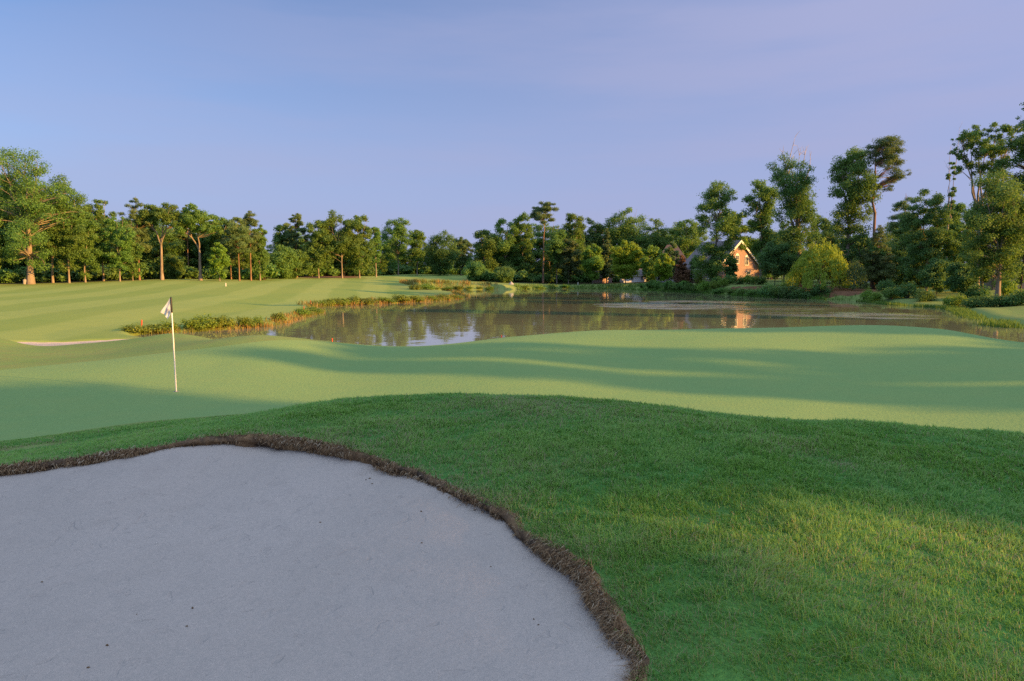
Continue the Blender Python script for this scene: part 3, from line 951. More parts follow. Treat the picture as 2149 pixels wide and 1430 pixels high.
def tree_geo(H, hw, rng, profile='round', base=.2, fork=.45, leaders=3, clumps=46, leaves=8000, leaf=.42, cr=.30, lobes=None, trunk_r=None, openness=0.0, lean=0.0, bent=0.0,
             needle=False, flat=.75, spread=1.0, droop=0.0, dead=0, bare=False, lobek=1.2):
    """returns trunk Acc, crown (V, F, tint), dead Acc; the tree stands at the origin"""
    tr = trunk_r or max(.06, H * .0105)
    T = Acc()
    top = H * .96
    # clump centres
    if lobes is not None:
        C, R = [], []
        tot = sum(l[2] ** 2 for l in lobes)
        for lx, lz, lr in lobes:
            m = max(2, int(round(clumps * lr ** 2 / tot)))
            d = unit(rng.normal(size=(m, 3))) * (rng.random((m, 1)) ** .40) * lr * 1.0
            d[:, 1] *= 1.25
            dep = rng.normal(0, .32) * hw
            C += list(np.array([lx, dep, lz]) + d)
            R += list(lr * lobek * rng.uniform(.28, .60, m))
        lb = np.array(lobes)
        for i in range(int(clumps * .35)):                 # foliage bridging neighbouring lobes
            a = lb[rng.integers(len(lb))]
            dd = np.hypot(*(lb[:, :2] - a[:2]).T)
            b = lb[np.argsort(dd)[min(len(lb) - 1, rng.integers(1, 4))]]
            q = rng.random()
            p = a * (1 - q) + b * q
            C.append([p[0], rng.normal(0, .3) * hw, p[1]])
            R.append(p[2] * rng.uniform(.35, .6))
        C, R = np.array(C), np.array(R)
    else:
        f = PROFILE[profile]
        t = rng.random(clumps * 6)
        env = f(t)
        keep = rng.random(len(t)) < np.clip(env, .05, 1) ** 1.3
        t = t[keep][:clumps]
        env = f(t)
        m = len(t)
        a = rng.uniform(0, 2 * pi, m)
        rad = rng.random(m) ** .45 * .88
        lop = 1 + .22 * np.sin(a * 2 + rng.uniform(0, 6)) + .16 * np.sin(a * 3 + t * 7 + rng.uniform(0, 6))
        z = H * base + t * (H - H * base) * .97
        C = np.stack([np.cos(a) * rad * env * hw * lop, np.sin(a) * rad * env * hw * lop, z], -1)
        R = hw * cr * rng.uniform(.55, 1.25, m) * (.55 + .45 * env)
        C[:, 2] -= R * .3 * (t > .8)
    if lean: C[:, 0] += lean * C[:, 2]
    # trunk and leaders
    fz = H * fork
    n = 7
    zz = np.linspace(-.25, fz, n)
    wob = np.cumsum(rng.normal(0, .012 * H * .12, (n, 2)), 0) * (1 + bent)
    wob -= wob[0]
    tp = np.column_stack([wob[:, 0] + lean * zz, wob[:, 1], zz])
    rr = tr * (1 - .35 * np.linspace(0, 1, n))
    rr[0] = tr * 1.45; rr[1] = tr * 1.08
    T.tube(tp, rr, 8, cap=False)
    joint = tp[-1]
    L = []
    if leaders == 1 or needle:
        q = np.linspace(0, 1, 7)[:, None]
        end = np.array([joint[0] + lean * (top - fz) + rng.normal(0, .01 * H), joint[1], top])
        p = joint + (end - joint) * q
        p[1:-1, :2] += rng.normal(0, .006 * H, (5, 2))
        T.tube(p, tr * np.linspace(.65, .12, 7), 7)
        L.append((p, tr * np.linspace(.65, .12, 7)))
    else:
        cx = C[:, 0].mean()
        for i in range(leaders):
            a = 2 * pi * (i + rng.uniform(-.25, .25)) / leaders + (0 if leaders != 2 else 0)
            zt = fz + (top - fz) * rng.uniform(.7, 1.0)
            e = np.array([joint[0] + cos(a) * hw * .5 * spread, joint[1] + sin(a) * hw * .5 * spread, zt])
            if lobes is not None:
                lb = lobes[i % len(lobes)]
                e = np.array([lb[0] * .85 + lean * lb[1], sin(a) * hw * .25, min(lb[1] + lb[2] * .4, top)])
            q = np.linspace(0, 1, 7)[:, None]
            p = joint + (e - joint) * np.hstack([q ** .8, q ** .8, q])
            p[1:-1] += rng.normal(0, .008 * H, (5, 3))
            w = tr * .55 * np.linspace(1, .12, 7)
            T.tube(p, w, 7)
            L.append((p, w))
    # limbs to the clumps
    pts = np.vstack([p for p, w in L] + [tp[3:]])
    wid = np.concatenate([w for p, w in L] + [rr[3:]])
    for c, r in zip(C, R):
        d = np.linalg.norm(pts - c, axis=1) + np.clip(pts[:, 2] - (c[2] - .25 * np.hypot(*(c - pts)[:, :2].T)), 0, 99) * 2.5
        k = int(d.argmin())
        w0 = min(wid[k] * .5, tr * .22)
        T.tube(curve(pts[k], c, .06, rng), np.linspace(w0, max(.012, w0 * .18), 5), 5, cap=False)
    D = None
    if dead:
        D = Acc()
        for i in range(dead):
            p, w = L[i % len(L)]
            s = p[rng.integers(4, 6)]
            a = rng.uniform(0, 2 * pi)
            e = s + np.array([cos(a) * hw * .45, sin(a) * hw * .3, H * rng.uniform(.24, .40)])
            q = curve(s, e, -.04, rng, 6)
            D.tube(q, np.linspace(tr * .26, tr * .06, 6), 5)
            for j in range(4):
                b = q[rng.integers(2, 6)]
                f_ = b + unit(rng.normal(size=3) + np.array([0, 0, 1.1])) * H * rng.uniform(.04, .09)
                D.tube(curve(b, f_, 0, rng, 4), np.linspace(tr * .10, tr * .035, 4), 4)
    crown = None
    if not bare:
        keep = np.ones(len(C), bool)
        if openness: keep = rng.random(len(C)) > openness
        asp = .13 if needle else .55
        if needle:
            V, F, ti = leaf_cloud(rng, C[keep], R[keep], leaves, leaf * 1.25, .22, .55, .35, .15)
        else:
            V, F, ti = leaf_cloud(rng, C[keep], R[keep], leaves, leaf, .58, flat, .45, .3, droop=droop)
        crown = (V, F, ti)
    return T, crown, D

def willow_geo(H, hw, rng, leaves=14000, leaf=.3):
    T, crown, _ = tree_geo(H, hw * .8, rng, 'round', .3, .3, 4, 30, 10, leaf)
    lob = rng.uniform(0, 6.28, 3)
    V, F, ti = [], [], []
    n = 0
    C = []
    for i in range(230):
        a, t = rng.uniform(0, 2 * pi), rng.random()
        r = hw * (rng.random() ** .5)
        r *= 1 + .18 * sin(3 * a + lob[0]) + .12 * sin(5 * a + lob[1])
        z0 = H * (.99 - .60 * (r / hw) ** 1.6 + .07 * sin(2 * a + lob[2])) * rng.uniform(.80, 1.0)
        ln = H * rng.uniform(.18, .5) * (.5 + .6 * r / hw)
        m = int(leaves / 230)
        q = rng.random(m)
        p = np.column_stack([cos(a) * (r + .10 * hw * q) + rng.normal(0, .22, m), sin(a) * (r + .10 * hw * q) + rng.normal(0, .22, m), np.maximum(z0 - ln * q, H * .04 + rng.random(m) * .6)])
        C.append(p)
    P = np.vstack(C)
    m = len(P)
    nrm = unit(np.column_stack([P[:, :2], np.full(m, .4 * hw)]) / hw + rng.normal(0, .5, (m, 3)))
    t = unit(np.array([0, 0, -1.0]) + rng.normal(0, .35, (m, 3)))
    t = unit(t - nrm * (t * nrm).sum(1)[:, None])
    b = np.cross(nrm, t)
    s = leaf * 1.5 * rng.uniform(.6, 1.4, m)
    t, b = t * (s * .5)[:, None], b * (s * .16)[:, None]
    V = np.stack([P - t, P - b, P + t, P + b], 1).reshape(-1, 3)
    F = np.arange(m)[:, None] * 4 + np.arange(4)
    grp = np.repeat(rng.random(230) * .5, int(leaves / 230))
    return T, (V, F, np.clip(grp + rng.random(m) * .5, 0, 1)), None

def put_tree(name, label, cat, group, loc, geo, bark, leafm, rz=0.0):
    root = empty(name, loc, rz)
    tag(root, label, cat, group)
    T, crown, D = geo
    T.build('trunk', MAT[bark], root, smooth=True)
    if crown is not None:
        link('crown', mesh_np('crown', crown[0], [crown[1]], MAT[leafm], tint=crown[2]), root)
    if D is not None:
        D.build('dead_limb', MAT['bark_dead'], root, smooth=True)
    return root

def copy_tree(root, loc, rz, sc):
    c = root.copy(); COL.objects.link(c)
    c.location, c.rotation_euler, c.scale = loc, (0, 0, rz), sc
    for ch in list(root.children):
        d = ch.copy(); COL.objects.link(d); d.parent = c
    return c

def stand(x, Y):
    X = float((x - 1074.5) / FPX * Y / cos(PITCH))
    return X, float(Y), float(height(np.array([[X, Y]]))[0])

def top_z(x, y, Y): return float(at_depth(x, y, Y)[2])

# kind presets: profile, base, fork, leaders, clumps, leaves, leaf size at 200 m, clump ratio, bark, leaf material
KIND = dict(
    oak=dict(profile='broad', base=.16, fork=.36, leaders=4, clumps=60, leaves=8500, cr=.27, bark='bark_grey', mat='leaf_oak', name='broadleaf_tree'),
    tall=dict(profile='column', base=.14, fork=.5, leaders=3, clumps=58, leaves=8000, cr=.33, bark='bark_grey', mat='leaf_oak', name='broadleaf_tree'),
    fork=dict(profile='vase', base=.42, fork=.42, leaders=3, clumps=50, leaves=7500, cr=.27, bark='bark_grey', mat='leaf_oak', name='broadleaf_tree', spread=1.2),
    fresh=dict(profile='round', base=.10, fork=.3, leaders=3, clumps=46, leaves=6500, cr=.30, bark='bark_grey', mat='leaf_fresh', name='broadleaf_tree'),
    lime=dict(profile='round', base=.14, fork=.25, leaders=3, clumps=50, leaves=7000, cr=.28, bark='bark_grey', mat='leaf_lime', name='broadleaf_tree'),
    dark=dict(profile='round', base=.05, fork=.3, leaders=3, clumps=56, leaves=8500, cr=.30, bark='bark_dark', mat='leaf_dark', name='broadleaf_tree'),
    under=dict(profile='round', base=.02, fork=.3, leaders=3, clumps=34, leaves=5000, cr=.36, bark='bark_dark', mat='leaf_oak', name='understorey_tree'),
    pine=dict(profile='pine', base=.52, fork=.5, leaders=1, clumps=40, leaves=6500, cr=.30, bark='bark_pine', mat='leaf_pine', name='pine_tree', needle=True),
    ypine=dict(profile='cone', base=.12, fork=.4, leaders=1, clumps=60, leaves=9000, cr=.26, bark='bark_pine', mat='leaf_pine', name='pine_tree', needle=True),
    pale=dict(profile='round', base=.10, fork=.35, leaders=2, clumps=50, leaves=7000, cr=.27, bark='bark_grey', mat='leaf_paleg', name='broadleaf_tree'),
    cone=dict(profile='cone', base=.02, fork=.3, leaders=1, clumps=70, leaves=7000, cr=.27, bark='bark_dark', mat='leaf_magnolia', name='magnolia_tree'),
)

def tree(kind, x, ytop, hw_px, Y, label, group, seed, lobes=None, ybase_crown=None, mat=None, name=None, cat='tree', leafk=1.0, **over):
    k = dict(KIND[kind]); k.update(over)
    k['leaves'] = int(k['leaves'] * 2.3)
    k['clumps'] = int(k['clumps'] * 1.5)
    bark, lm, nm = k.pop('bark'), mat or k.pop('mat'), name or k.pop('name')
    k.pop('mat', None); k.pop('name', None)
    X, Yw, z = stand(x, Y)
    H = top_z(x, ytop, Y) - z
    s = Y / FPX / cos(PITCH)
    hw = hw_px * s
    if ybase_crown is not None: k['base'] = max(.02, (top_z(x, ybase_crown, Y) - z) / H)
    if lobes is not None:
        k['lobes'] = [((lx - x) * s, top_z(x, ly, Y) - z, lr * s) for lx, ly, lr in lobes]
    leaf = np.clip(.0021 * Y, .24, .48) * leafk
    k.setdefault('leaf', leaf)
    geo = tree_geo(H, hw, np.random.default_rng(seed), **k)
    return put_tree(nm, label, cat, group, (X, Yw, z), geo, bark, lm)

GL, GC, GR = 'trees along the left edge of the fairway', 'trees at the far end of the pond', 'trees on the right bank'
GM = 'trees at the end of the fairway'
n_ = 100
def add(*a, **k):
    global n_
    n_ += 1
    return tree(*a, seed=n_, **k)

# ---- left edge of the fairway
add('oak', 72, 310, 92, 141, 'largest old broadleaf tree with thick forked trunk, beside the litter bin', GL, leaves=17000, clumps=90, trunk_r=.62, fork=.42, leaders=5,
    lobes=[(20, 340, 26), (62, 335, 28), (95, 350, 24), (40, 385, 34), (95, 395, 32), (20, 430, 26), (70, 440, 36), (115, 440, 28), (148, 405, 22), (145, 455, 24), (60, 500, 30), (105, 500, 28), (35, 540, 22), (78, 552, 22), (115, 548, 20)])
add('tall', -14, 400, 34, 138, 'broadleaf tree cut by the picture edge, left of the old forked tree', GL)
add('tall', 118, 378, 36, 147, 'tall broadleaf tree with bare leaning trunk, just right of the old forked tree', GL, lean=.03, fork=.6, base=.3,
    lobes=[(130, 400, 22), (150, 390, 18), (160, 425, 22), (128, 440, 26), (150, 470, 26), (120, 500, 20), (160, 520, 20)])
add('oak', 152, 405, 38, 146, 'bushy green tree with low crown on two short trunks near the old forked tree', GL, base=.12, leaves=10000)
add('fresh', 186, 425, 34, 149, 'brighter leafy tree with crown sweeping down to the fairway edge', GL, base=.08, leaves=9000, mat='leaf_oak')
add('tall', 224, 414, 28, 156, 'tall narrow tree with open upper limbs, rising over its bright low neighbour', GL, base=.25, openness=.12)
add('oak', 258, 445, 30, 152, 'medium green tree whose crown hangs low over a short pale trunk', GL, base=.14, leaves=9000)
add('pine', 299, 405, 30, 162, 'tall tree with feathery crown top and twin pale trunks', GL, base=.30, clumps=52, leaves=9500)
add('fresh', 285, 500, 22, 157, 'small leafy tree growing in front of the twin pale trunks', GL, mat='leaf_oak')
add('fork', 346, 430, 46, 163, 'tree with tall bare pale trunk forking into a Y under a wide crown', GL, lobek=.95, base=.50, fork=.47, leaders=3, trunk_r=.36, leaves=9500,
    lobes=[(322, 452, 18), (350, 446, 18), (376, 452, 18), (388, 470, 14), (324, 470, 13), (360, 462, 16), (402, 468, 11), (306, 466, 11)])
add('under', 366, 532, 26, 172, 'dark bushy understorey tree right of the tall Y-forked trunk', GL)
add('fork', 426, 435, 46, 166, 'tree with curved pale trunk and lower Y fork under a dense crown', GL, lobek=.95, base=.45, fork=.42, leaders=2, trunk_r=.36, leaves=9500, bent=.6, lean=-.01,
    lobes=[(395, 458, 18), (425, 452, 20), (450, 460, 16), (396, 482, 14), (440, 482, 16), (420, 476, 14), (458, 484, 12)])
add('pine', 402, 428, 18, 184, 'pine whose top shows between the two Y-forked trees', GL)
add('fresh', 466, 508, 20, 165, 'small bright young tree between the forked tree and the straight pine', GL, leaves=5500)
add('tall', 470, 455, 30, 186, 'darker broadleaf tree behind the small bright young tree', GL)
add('pine', 507, 452, 30, 170, 'pine with long straight bare trunk standing at the fairway edge', GL, base=.45, clumps=46, leaves=8000)
add('pine', 531, 438, 26, 178, 'tall pine rising highest near the end of the left tree row', GL, base=.4, clumps=46, leaves=8000)
add('tall', 550, 470, 20, 182, 'last thin broadleaf tree in the left row before the sky gap', GL, base=.12)
add('pine', 490, 470, 22, 182, 'slim pine standing just behind the straight trunked pine', GL, base=.3)
# ---- end of the fairway
add('under', 596, 512, 34, 205, 'dark bushy tree filling the dip in the skyline left of the straw bed', GM, leaves=9000, clumps=50)
add('tall', 603, 468, 26, 226, 'broadleaf tree just left of the layered pine by the straw bed', GM)
add('pine', 627, 440, 24, 222, 'pine with layered flat top above the straw bed', GM, base=.42, clumps=40, leaves=7000)
add('fresh', 626, 520, 26, 210, 'low leafy tree hiding the foot of the layered pine', GM, mat='leaf_oak', base=.03)
add('oak', 672, 460, 34, 216, 'broadleaf tree with twin pale trunks on the left of the straw bed', GM, base=.2)
add('fork', 721, 450, 46, 218, 'tree with bare forked upper limbs in the middle of the straw bed', GM, base=.3, fork=.5, leaders=2, leaves=9500,
    lobes=[(690, 470, 16), (705, 460, 14), (738, 466, 16), (700, 500, 20), (740, 500, 20), (722, 525, 20), (750, 478, 14), (690, 525, 14)])
add('oak', 757, 446, 32, 224, 'dense rounded tree at the right end of the straw bed', GM, base=.10, leaves=9500)
add('tall', 792, 474, 14, 245, 'thin open tree alone in the gap right of the straw bed', GM, base=.3, leaves=3500, openness=.2)
add('oak', 838, 455, 34, 285, 'tall loose-crowned tree with two bare trunks beyond the shaded fairway', GM, base=.3, leaves=8000)
add('tall', 877, 480, 20, 285, 'slim tree with leaning bare trunk beyond the shaded fairway', GM, base=.3, leaves=5000, lean=.02)
add('dark', 925, 478, 38, 290, 'dark round-topped tree beyond the shaded fairway', GM, leaves=9500)
add('oak', 968, 492, 24, 300, 'last pale green tree before the dark wood across the pond', GM, base=.08, mat='leaf_paleg')
# ---- across the pond
add('under', 1000, 548, 24, 240, 'dark shrubby tree at the left corner of the wood across the pond', GC, mat='leaf_dark', leaves=8000)
add('tall', 1016, 480, 28, 252, 'ragged tree at the left end of the wood across the pond', GC, base=.05, leaves=9000)
add('oak', 1060, 456, 40, 256, 'broad dense tree left of the tallest pine', GC, base=.06, leaves=11000)
add('under', 1058, 558, 26, 238, 'rounded dark bush below the broad dense tree across the pond', GC, mat='leaf_dark')
add('tall', 1097, 445, 26, 258, 'narrow broadleaf tree with high top beside the tallest pine', GC, base=.08, leaves=9000)
add('pine', 1139, 424, 30, 246, 'tallest pine with a flat dark top and long bare trunk', GC, base=.62, fork=.6, clumps=30, leaves=6000,
    lobes=[(1125, 448, 14), (1140, 436, 13), (1154, 434, 12), (1132, 462, 12), (1150, 452, 12)])
add('fresh', 1168, 480, 30, 248, 'leafy tree with two pale slender trunks near the waterline', GC, mat='leaf_oak', base=.3, leaders=2, fork=.4)
add('oak', 1200, 440, 32, 262, 'tall tree with leaning pale limb right of the tallest pine', GC, base=.1, leaves=10000)
add('pale', 1192, 500, 28, 246, 'soft green tree with hanging outline in front of the leaning limb', GC, leaves=9000)
add('oak', 1240, 452, 34, 275, 'dark broadleaf tree behind the grey-green conical tree', GC, mat='leaf_dark', leaves=9000)
add('pale', 1272, 476, 24, 248, 'grey-green conical tree rising behind the young trees', GC, profile='cone', leaves=8000, clumps=60)
add('fresh', 1243, 508, 25, 242, 'young light green tree just left of the small brick wall', GC, leaves=8000, mat='leaf_fresh')
add('oak', 1312, 431, 44, 272, 'widest tall tree with domed crown behind the lime green tree', GC, leaves=12000, clumps=70, base=.1)
add('lime', 1311, 504, 33, 229, 'bright lime green round tree standing alone on the lawn', GC, leaves=11000, clumps=70, base=.15)
add('fresh', 1366, 508, 26, 222, 'green tree with yellow flecks right of the lime green tree', GC, leaves=8500, mat='leaf_fresh')
add('lime', 1392, 531, 22, 214, 'yellow-green low tree beside the reddish conical tree', GC, leaves=7000)
add('cone', 1428, 527, 19, 189, 'reddish brown dense conical tree by the brick house', GC, leaves=9000)
add('oak', 1378, 452, 38, 268, 'broadleaf tree behind the dark hipped roof', GC, leaves=10000)
add('oak', 1436, 456, 40, 262, 'broadleaf tree behind the roof ridge of the brick house, left one', GC, leaves=10000)
add('pale', 1405, 505, 18, 222, 'thin pale tree between the dark hipped roof and the conical tree', GC, leaves=4000)
# ---- right bank
add('tall', 1497, 377, 46, 172, 'tall dark ragged tree in front of the brick house roof', GR, leaves=15000, clumps=80, trunk_r=.28, fork=.6, mat='leaf_oak',
    lobes=[(1492, 400, 24), (1518, 408, 18), (1475, 432, 20), (1505, 435, 22), (1530, 470, 20), (1472, 470, 18), (1500, 480, 24), (1482, 520, 22), (1512, 525, 18), (1490, 560, 26), (1520, 455, 18), (1478, 575, 18), (1462, 545, 18), (1510, 545, 18), (1528, 500, 16), (1500, 585, 18)])
add('dark', 1456, 540, 17, 190, 'small dark tree between the reddish conical tree and the tall ragged one', GR, leaves=5000, base=.05)
add('dark', 1530, 536, 15, 178, 'small dark tree in front of the left half of the sunlit gable', GR, leaves=4500)
add('dark', 1364, 538, 16, 250, 'dark tree at the right end of the long low white house', GR, leaves=5000, base=.05)  # added tree, keeps the sun off the white end wall
add('oak', 1545, 438, 34, 190, 'lighter broadleaf tree behind the gable of the brick house', GR, leaves=11000, mat='leaf_fresh')
add('tall', 1592, 370, 34, 168, 'tall ragged tree with gaps, left of the tree with dead limbs', GR, leaves=10000, clumps=60, openness=.1, mat='leaf_oak',
    lobes=[(1580, 390, 16), (1600, 410, 20), (1570, 430, 18), (1605, 450, 20), (1582, 470, 18), (1612, 500, 22), (1590, 520, 18)])
add('oak', 1672, 335, 52, 150, 'big broadleaf tree with bare dead limbs sticking out of its top', GR, leaves=15000, clumps=80, dead=6, trunk_r=.5, leaders=4, fork=.4, mat='leaf_dark',
    lobes=[(1640, 350, 24), (1625, 375, 18), (1665, 365, 22), (1645, 400, 28), (1680, 395, 20), (1660, 430, 28), (1695, 425, 18), (1640, 450, 22), (1685, 460, 24), (1655, 500, 28), (1700, 500, 18)])
add('dark', 1622, 500, 36, 148, 'dark low-hanging tree in front of the right side of the brick gable', GR, leaves=11000, base=.22)
add('fresh', 1640, 460, 30, 166, 'green tree with sunlit yellow tips below the dead limbs', GR, leaves=9000, mat='leaf_oak')
add('tall', 1772, 305, 44, 141, 'very tall dense tree standing against the left of the crooked pine', GR, leaves=16000, clumps=80, trunk_r=.42, fork=.45, mat='leaf_oak',
    lobes=[(1790, 325, 22), (1765, 340, 22), (1745, 365, 20), (1785, 360, 26), (1765, 390, 28), (1740, 410, 18), (1790, 405, 26), (1765, 440, 26), (1800, 445, 20), (1750, 480, 20), (1785, 490, 24)])
add('pine', 1826, 286, 44, 137, 'crooked tall pine with a spreading top against the sky', GR, base=.5, fork=.5, clumps=60, leaves=9500, trunk_r=.36,
    lobes=[(1835, 305, 20), (1855, 315, 18), (1865, 340, 16), (1840, 335, 20), (1870, 372, 14), (1855, 375, 14), (1842, 395, 12), (1820, 320, 16), (1880, 365, 8)])
add('ypine', 1836, 465, 46, 133, 'young full pine with yellowish sunlit needles', GR, leaves=13000, clumps=80, leafk=1.1)
add('pine', 1886, 398, 34, 165, 'pale misty pine behind the crooked tall pine', GR, base=.4, leaves=6500, openness=.15)
add('dark', 1740, 470, 40, 160, 'dark tree filling the space behind the willow', GR, leaves=10000)
add('dark', 1795, 480, 34, 152, 'dark tree behind the thin weeping sapling', GR, leaves=9000, base=.25)
add('ypine', 1938, 392, 44, 112, 'dense dark green tree with pointed top right of the misty pine', GR, mat='leaf_dark', leaves=16000, clumps=90, profile='column', base=.1, needle=False, leaders=2)
add('oak', 1995, 410, 40, 134, 'leafy tree between the pointed dark tree and the open-limbed one', GR, leaves=13000, mat='leaf_oak')
add('tall', 1978, 335, 12, 126, 'thin half-bare tree with sparse leaves against the sky', GR, leaves=1400, clumps=22, openness=.3, base=.55, dead=2, mat='leaf_dark')
add('fork', 2042, 262, 64, 108, 'tall open-limbed tree with sky showing through its spread crown', GR, base=.4, fork=.42, leaders=6, leaves=9000, clumps=90, trunk_r=.34, mat='leaf_oak', lobek=.85,
    lobes=[(1990, 290, 16), (2015, 300, 18), (2040, 275, 18), (2068, 275, 18), (2095, 280, 16), (2030, 320, 20), (2062, 315, 20), (2090, 320, 18), (2110, 300, 14), (2020, 350, 18), (2055, 360, 20), (2000, 330, 12), (1978, 300, 10), (2000, 282, 12), (1985, 318, 9), (2110, 270, 12)])
add('oak', 2088, 352, 76, 90, 'large leafy tree with yellow-green sunlit side near the water at right', GR, leaves=20000, clumps=100, base=.08, trunk_r=.32, mat='leaf_oak',
    lobes=[(2080, 385, 30), (2110, 395, 30), (2050, 420, 30), (2095, 430, 34), (2130, 430, 28), (2045, 465, 30), (2085, 480, 36), (2125, 480, 32), (2040, 515, 28), (2075, 530, 32), (2120, 530, 28), (2050, 565, 24), (2095, 575, 22), (2020, 540, 20)])
add('dark', 2162, 180, 62, 101, 'very tall dark tree cut off by the right edge of the view', GR, leaves=20000, clumps=90, trunk_r=.5, base=.3,
    lobes=[(2140, 205, 15), (2132, 232, 13), (2160, 240, 28), (2130, 272, 20), (2108, 300, 19), (2150, 310, 32), (2118, 338, 24), (2175, 380, 34), (2195, 450, 34), (2150, 390, 26)])
add('under', 1960, 540, 30, 106, 'dark low bushy tree under the pointed dark tree', GR, mat='leaf_dark', leaves=9000, base=.12)
add('under', 2010, 545, 28, 100, 'dark bushy tree between two thin trunks on the right bank', GR, mat='leaf_dark', leaves=9000, base=.15)
add('oak', 1575, 470, 30, 196, 'middle height tree right behind the brick gable', GR, leaves=9000, mat='leaf_oak') if False else None
add('oak', 1712, 440, 34, 170, 'green tree closing the gap between the dead-limbed tree and the very tall one', GR, mat='leaf_oak', base=.1, leaves=9000)
add('dark', 1690, 520, 30, 146, 'dark low tree just behind the left side of the willow', GR, leaves=8000, base=.08)
add('dark', 1850, 520, 36, 140, 'dark full tree under the young pine', GR, leaves=9000, base=.12)
add('oak', 1900, 450, 34, 136, 'mid green tree between the young pine and the pointed dark tree', GR, leaves=9500, base=.06)
add('dark', 1925, 500, 34, 118, 'dark broad tree at the left foot of the pointed dark tree', GR, leaves=9500, base=.06)
add('oak', 2000, 470, 40, 112, 'bushy tree filling the space below the open-limbed tree', GR, leaves=11000, base=.06, mat='leaf_oak')
add('dark', 2135, 440, 40, 104, 'dark tree behind the large leafy tree near the right edge', GR, leaves=11000, base=.06)
add('oak', 2055, 400, 40, 116, 'green tree behind the left shoulder of the large leafy tree', GR, leaves=11000, base=.1)
def willow():
    X, Y, z = stand(1716, 130)
    H = top_z(1716, 494, 130) - z
    put_tree('willow_tree', 'bright yellow-green willow drooping over the water', 'tree', GR, (X, Y, z), willow_geo(H, 5.4, np.random.default_rng(7)), 'bark_grey', 'leaf_willow')
    X, Y, z = stand(1788, 125)
    H = top_z(1788, 535, 125) - z
    put_tree('weeping_sapling', 'thin pale weeping sapling with crooked stem at the waterline', 'tree', GR, (X, Y, z), willow_geo(H, 2.0, np.random.default_rng(8), 2600, .24), 'bark_grey', 'leaf_paleg')
willow()
# thin bare trunks standing in the shade of the right bank
for i, (x, Y, h) in enumerate([(1742, 136, 9), (1756, 139, 10), (1768, 142, 9), (1800, 137, 10), (1812, 140, 11), (1826, 133, 9), (1850, 134, 8)]):
    X, Yw, z = stand(x, Y)
    put_tree('broadleaf_tree', 'slim dark tree in the shady clump right of the willow', 'tree', 'slim dark trees in the shady clump', (X, Yw, z),
             tree_geo(h, 1.9, np.random.default_rng(300 + i), 'round', .42, .6, 2, 16, 2200, .3, .36, trunk_r=.16), 'bark_dark', 'leaf_dark')

# ---- the grove right of the green, whose long shadows fall over the green and the mound
_s, _nn = np.array([cos(SUN_BACK), -sin(SUN_BACK)]), np.array([sin(SUN_BACK), cos(SUN_BACK)])
def grove(u, D, H, lobes, label, seed, leaves=11000, mat='leaf_oak', lobek=1.35, dy=.12, **k):
    p = _s * D + _nn * u
    z = float(height(p[None])[0])
    kk = dict(fork=.4, leaders=3, clumps=190, leaf=.52, lobek=lobek)
    kk.update(k)
    g = tree_geo(H, 3.5, np.random.default_rng(seed), lobes=[(a - u, b - z, c) for a, b, c in lobes], leaves=leaves, **kk)
    put_tree('broadleaf_tree', label, 'tree', 'trees standing right of the green', (p[0], p[1], z), g, 'bark_grey', mat, rz=pi / 2 - SUN_BACK)
grove(8.6, 60, 21, [(7.0, 8, 2.2), (9.8, 8.5, 2.2), (6.9, 12, 2.0), (9.9, 12.2, 2.0), (7.0, 15.2, 1.45), (8.6, 16.5, 2.0), (10.4, 15.6, 1.5), (7.2, 18.2, 1.7), (6.3, 16.9, 1.0), (6.0, 15.6, .5), (6.1, 16.2, .6), (6.1, 14.6, .7), (6.6, 15.0, .7), (6.8, 16.2, .8), (7.4, 17.0, .9), (7.8, 14, 1.2), (8.8, 15.2, 1.0), (11.0, 17.0, .9), (11.2, 14.2, 1.0), (10.3, 18.4, 1.5), (8.8, 19.8, 1.6)], 'broad tree standing nearest the edge of the green', 501, 46000)
grove(0.0, 61, 20, [(-3.6, 8, 2.4), (0, 8, 2.6), (3, 9, 2.0), (-3.4, 12.5, 2.4), (0, 12.4, 2.4), (2.8, 12.8, 1.5), (-3.2, 16.6, 2.2), (-.3, 16.0, 1.9), (1.9, 15.4, .95), (1.6, 16.7, 1.2), (.2, 18.2, 1.8), (3.2, 18.2, 1.6), (3.0, 17.1, 1.0), (4.6, 17.5, 1.0), (5.6, 17.4, 1.0), (2.7, 16.9, .55), (3.5, 16.95, .55), (4.2, 16.95, .55), (4.9, 16.95, .55), (5.5, 16.9, .6), (4.2, 17.6, .7), (5.0, 17.9, .7), (5.9, 18.1, .8), (6.6, 17.6, .8), (3.6, 17.6, .7), (1.2, 17.2, 1.0), (5.3, 18.8, 1.1), (2.4, 16.5, .6), (3, 13.3, 1.2)], 'broad tree standing level with the large bunker', 502, 60000)
grove(17.1, 60, 19, [(17.1, 18.1, .75), (17.6, 17.4, .45), (17.6, 16.4, .45), (17.55, 15.2, .45), (17.0, 16.8, .8), (17.15, 15.4, .85), (17.0, 14.1, .85), (17.2, 12.6, 1.0), (17.0, 10.5, 1.1)], 'slim tree beside the wider one right of the green', 503, 7000, trunk_r=.16, leaders=1)
grove(20.3, 61, 19, [(19.3, 17.9, .95), (20.6, 18.1, 1.0), (21.2, 16.5, .7), (19.2, 16.2, .95), (20.4, 15.6, 1.2), (19.3, 14.4, .95), (21.5, 14.5, 1.1), (20.4, 12.5, 1.6), (18.75, 17.4, .5), (18.7, 16.3, .5), (18.75, 14.9, .5), (18.7, 13.9, .5), (22.6, 14.1, .85), (23.7, 13.9, .9), (22.8, 13.2, 1.2), (24.2, 12.6, 1.3), (20, 10, 1.8)], 'wider tree right of the green with a low side limb', 504, 14000)
